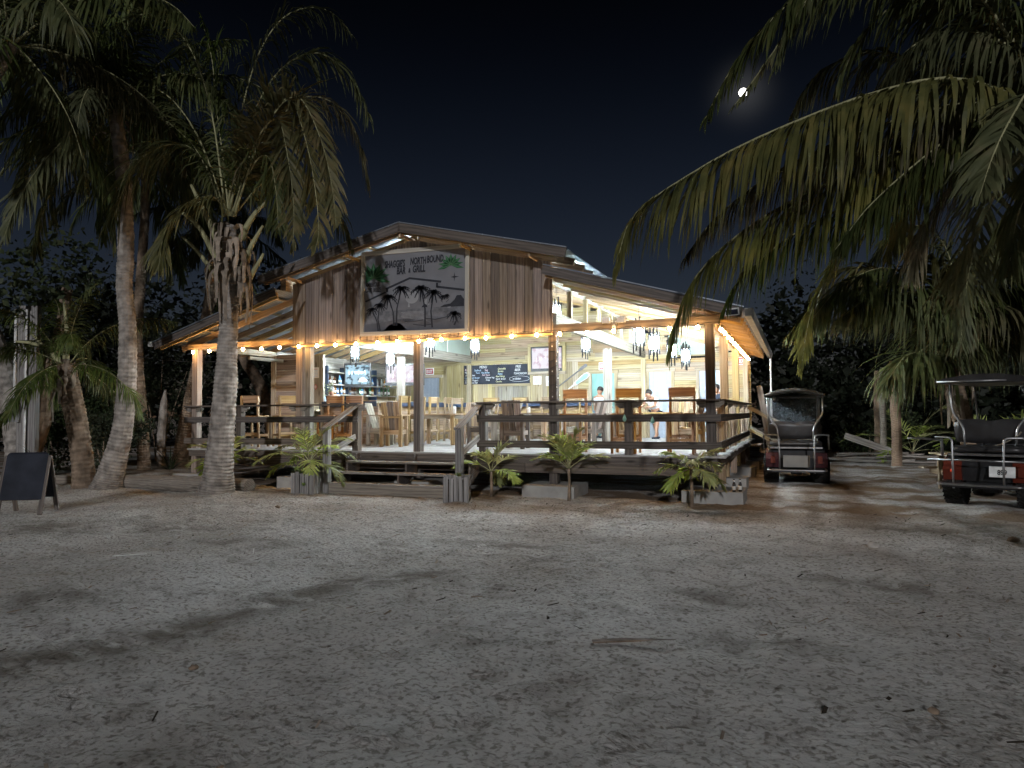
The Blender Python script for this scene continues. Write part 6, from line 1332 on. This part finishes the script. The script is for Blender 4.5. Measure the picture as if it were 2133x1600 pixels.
for s in (-1, 1):
    board('leg', tb, (s * .7, -.28, 0), (s * .7, -.28, .74), .12, .08, 'pine', (1, 0, 0)); board('leg', tb, (s * .7, .25, 0), (s * .7, .25, .74), .12, .08, 'pine', (1, 0, 0)); board('brace', tb, (s * .7, -.75, .36), (s * .7, .7, .36), .10, .05, 'pine')
for y in (-.75, .7): board('bench_plank', tb, (-.9, y, .43), (.9, y, .43), .24, .04, 'pine', (0, 1, 0))
def beer(label, loc):
    o = thing('beer_bottle', label, 'bottle', loc); lathe('glass_body', o, [(.028, 0), (.031, .008), (.031, .125), (.026, .145), (.014, .185), (.013, .225), (.015, .23)], 'beer_brown', 12); lathe('paper_label', o, [(.0316, .035), (.0316, .105)], 'label_white', 12); lathe('neck_label', o, [(.0155, .18), (.0145, .21)], 'label_white', 10)
beer('brown beer bottle with a pale label on the corner footing, left of two', (.50, -.30, .232)); beer('brown beer bottle on the corner footing, right of two', (.60, -.24, .232)); q = tb.matrix_world.translation; beer('beer bottle standing on the picnic table', (tb.location.x - .55, tb.location.y - .15, .782))
# litter on the sand
def rock(name, label, loc, s, m, cat, seed):
    r = random.Random(seed); mb = MB(); mb.lathe([(s * .35, -s * .1), (s * .6, s * .05), (s * .62, s * .25), (s * .4, s * .45), (s * .08, s * .52)], 9); mb.v = [v + V((r.uniform(-1, 1), r.uniform(-1, 1), r.uniform(-1, 1))) * s * .10 for v in mb.v]
    o = mb.build(name, None, m, True); o.location = loc; o.rotation_euler = (0, 0, r.uniform(0, 6)); tag(o, label, cat)
rock('coral_stone', 'pale lump of coral stone on the sand right of the drive', (2.43, -3.78, gz(2.43, -3.78)), .13, 'rock_pale', 'stone', 1)
for i, (x, y, s, lab) in enumerate(((at(2110, 1130, 9.2).x, at(2110, 1130, 9.2).y, .11, 'dark coconut husk at the right edge below the red cart'), (at(1945, 1515, 3.9).x, at(1945, 1515, 3.9).y, .05, 'small dark stone near the lower right corner of the yard'), (at(403, 1398, 4.75).x, at(403, 1398, 4.75).y, .05, 'flat dark bark chip on the left foreground sand'), (at(578, 1055, 13).x, at(578, 1055, 13).y, .08, 'dark husk on the sand left of the steps'), (at(1055, 1390, 4.6).x, at(1055, 1390, 4.6).y, .02, 'tiny white shell chip in the middle foreground'))):
    rock('litter_stone' if i else 'coconut_husk', lab, (x, y, gz(x, y)), s, 'brown_bark' if i not in (4,) else 'rock_pale', 'stone' if i else 'husk', 10 + i)
sk = thing('dry_stick', 'long dry palm stick lying on the sand in the foreground', 'stick', (.45, -8.63, gz(.45, -8.63))); tube('twig', sk, [(-.28, -.10, .02), (-.1, -.04, .03), (.05, .02, .03), (.28, .13, .02)], [.008, .011, .009, .004], 'drift_wood', 6); tube('twig', sk, [(-.27, -.12, .012), (0, -.01, .02), (.16, .09, .018)], [.006, .007, .003], 'brown_bark', 5)
for i, (x, y, dx, dy, lab) in enumerate(((856, 1082, .10, .14, 'white straw on the sand below the steps'), (1060, 1150, .0, 0, ''), (528, 1148, -.10, .12, 'pale straw on the left of the yard'), (270, 1155, .16, .10, 'pale twig on the sand far left'))):
    if not lab: continue
    p = on = at(x, y, 1) - CAM; p = CAM + p * ((.02 - CAM.z) / p.z); tg = thing('straw', lab, 'straw', (p.x, p.y, gz(p.x, p.y) + .012)); tube('stalk', tg, [(-dx, -dy, 0), (dx, dy, .01)], .006, 'paper', 5)
rr2 = np.random.default_rng(77); mb = MB()
for k in range(1500):
    x, y = rr2.uniform(-9, 7), rr2.uniform(-13.5, -.3); x += 0
    wgt = vnoise(np.array([x * .5 + 20]), np.array([y * .5]))[0]
    if rr2.random() > wgt ** 2 * 1.6: continue
    a = rr2.uniform(0, PI); l = rr2.uniform(.015, .06); z = gz(x, y) + .004; d = V((math.cos(a) * l, math.sin(a) * l, rr2.uniform(0, .012))); s = V((-math.sin(a), math.cos(a), 0)) * rr2.uniform(.003, .012); p = V((x, y, z))
    mb.poly([p - d - s, p + d - s, p + d + s + V((0, 0, .006)), p - d + s + V((0, 0, .004))], int(rr2.integers(0, 3)))
tag(mb.build('leaf_litter', None, ['dry_leaf', 'brown_bark', 'soil']), 'scattered bark crumbs and dry leaf bits on the sand', 'litter', kind='stuff')
mb = MB()
for cx_, cy_, n, sp_ in ((-6.5, -7.2, 240, 1.5), (3.9, -3.2, 380, .9), (-1.6, -2.2, 160, .7), (-8.6, -5.0, 160, 1.0), (-.6, -1.7, 120, .5)):
    for k in range(n):
        x, y = rr2.normal(cx_, sp_), rr2.normal(cy_, sp_ * .45); z = gz(x, y); a = rr2.uniform(0, 6.28); l = rr2.uniform(.02, .06); d = V((math.cos(a) * l, math.sin(a) * l, l * .5)); s = V((-math.sin(a), math.cos(a), 0)) * .004; p = V((x, y, z))
        mb.poly([p - s, p + s, p + d])
tag(mb.build('grass_tufts', None, 'shrub_leaf'), 'sparse low grass blades on the sand', 'grass', kind='stuff')
mo = MB(); mo.lathe([(r_, z_) for r_, z_ in ((.02, -1), (.38, -.92), (.7, -.71), (.92, -.38), (1, 0), (.92, .38), (.7, .71), (.38, .92), (.02, 1))], 24)
m_ = mo.build('moon', None, 'moon_glow', True); m_.location = CAM + MOON_DIR * 1500; m_.scale = (8, 8, 8); tag(m_, 'bright moon glimpsed through the palm frond', 'moon')
# boards leaning in the dark behind the side steps
o = thing('leaning_boards', 'dark boards leaning against the right rear corner of the bar', 'lumber', (.75, 10.2, 0))
for k in range(3): board('plank', o, (.1 + k * .22, -.2 + .1 * k, 0), (-.28 + k * .12, .2, 2.5 - .6 * k), .18, .03, 'drift_wood', (1, 0, 0))
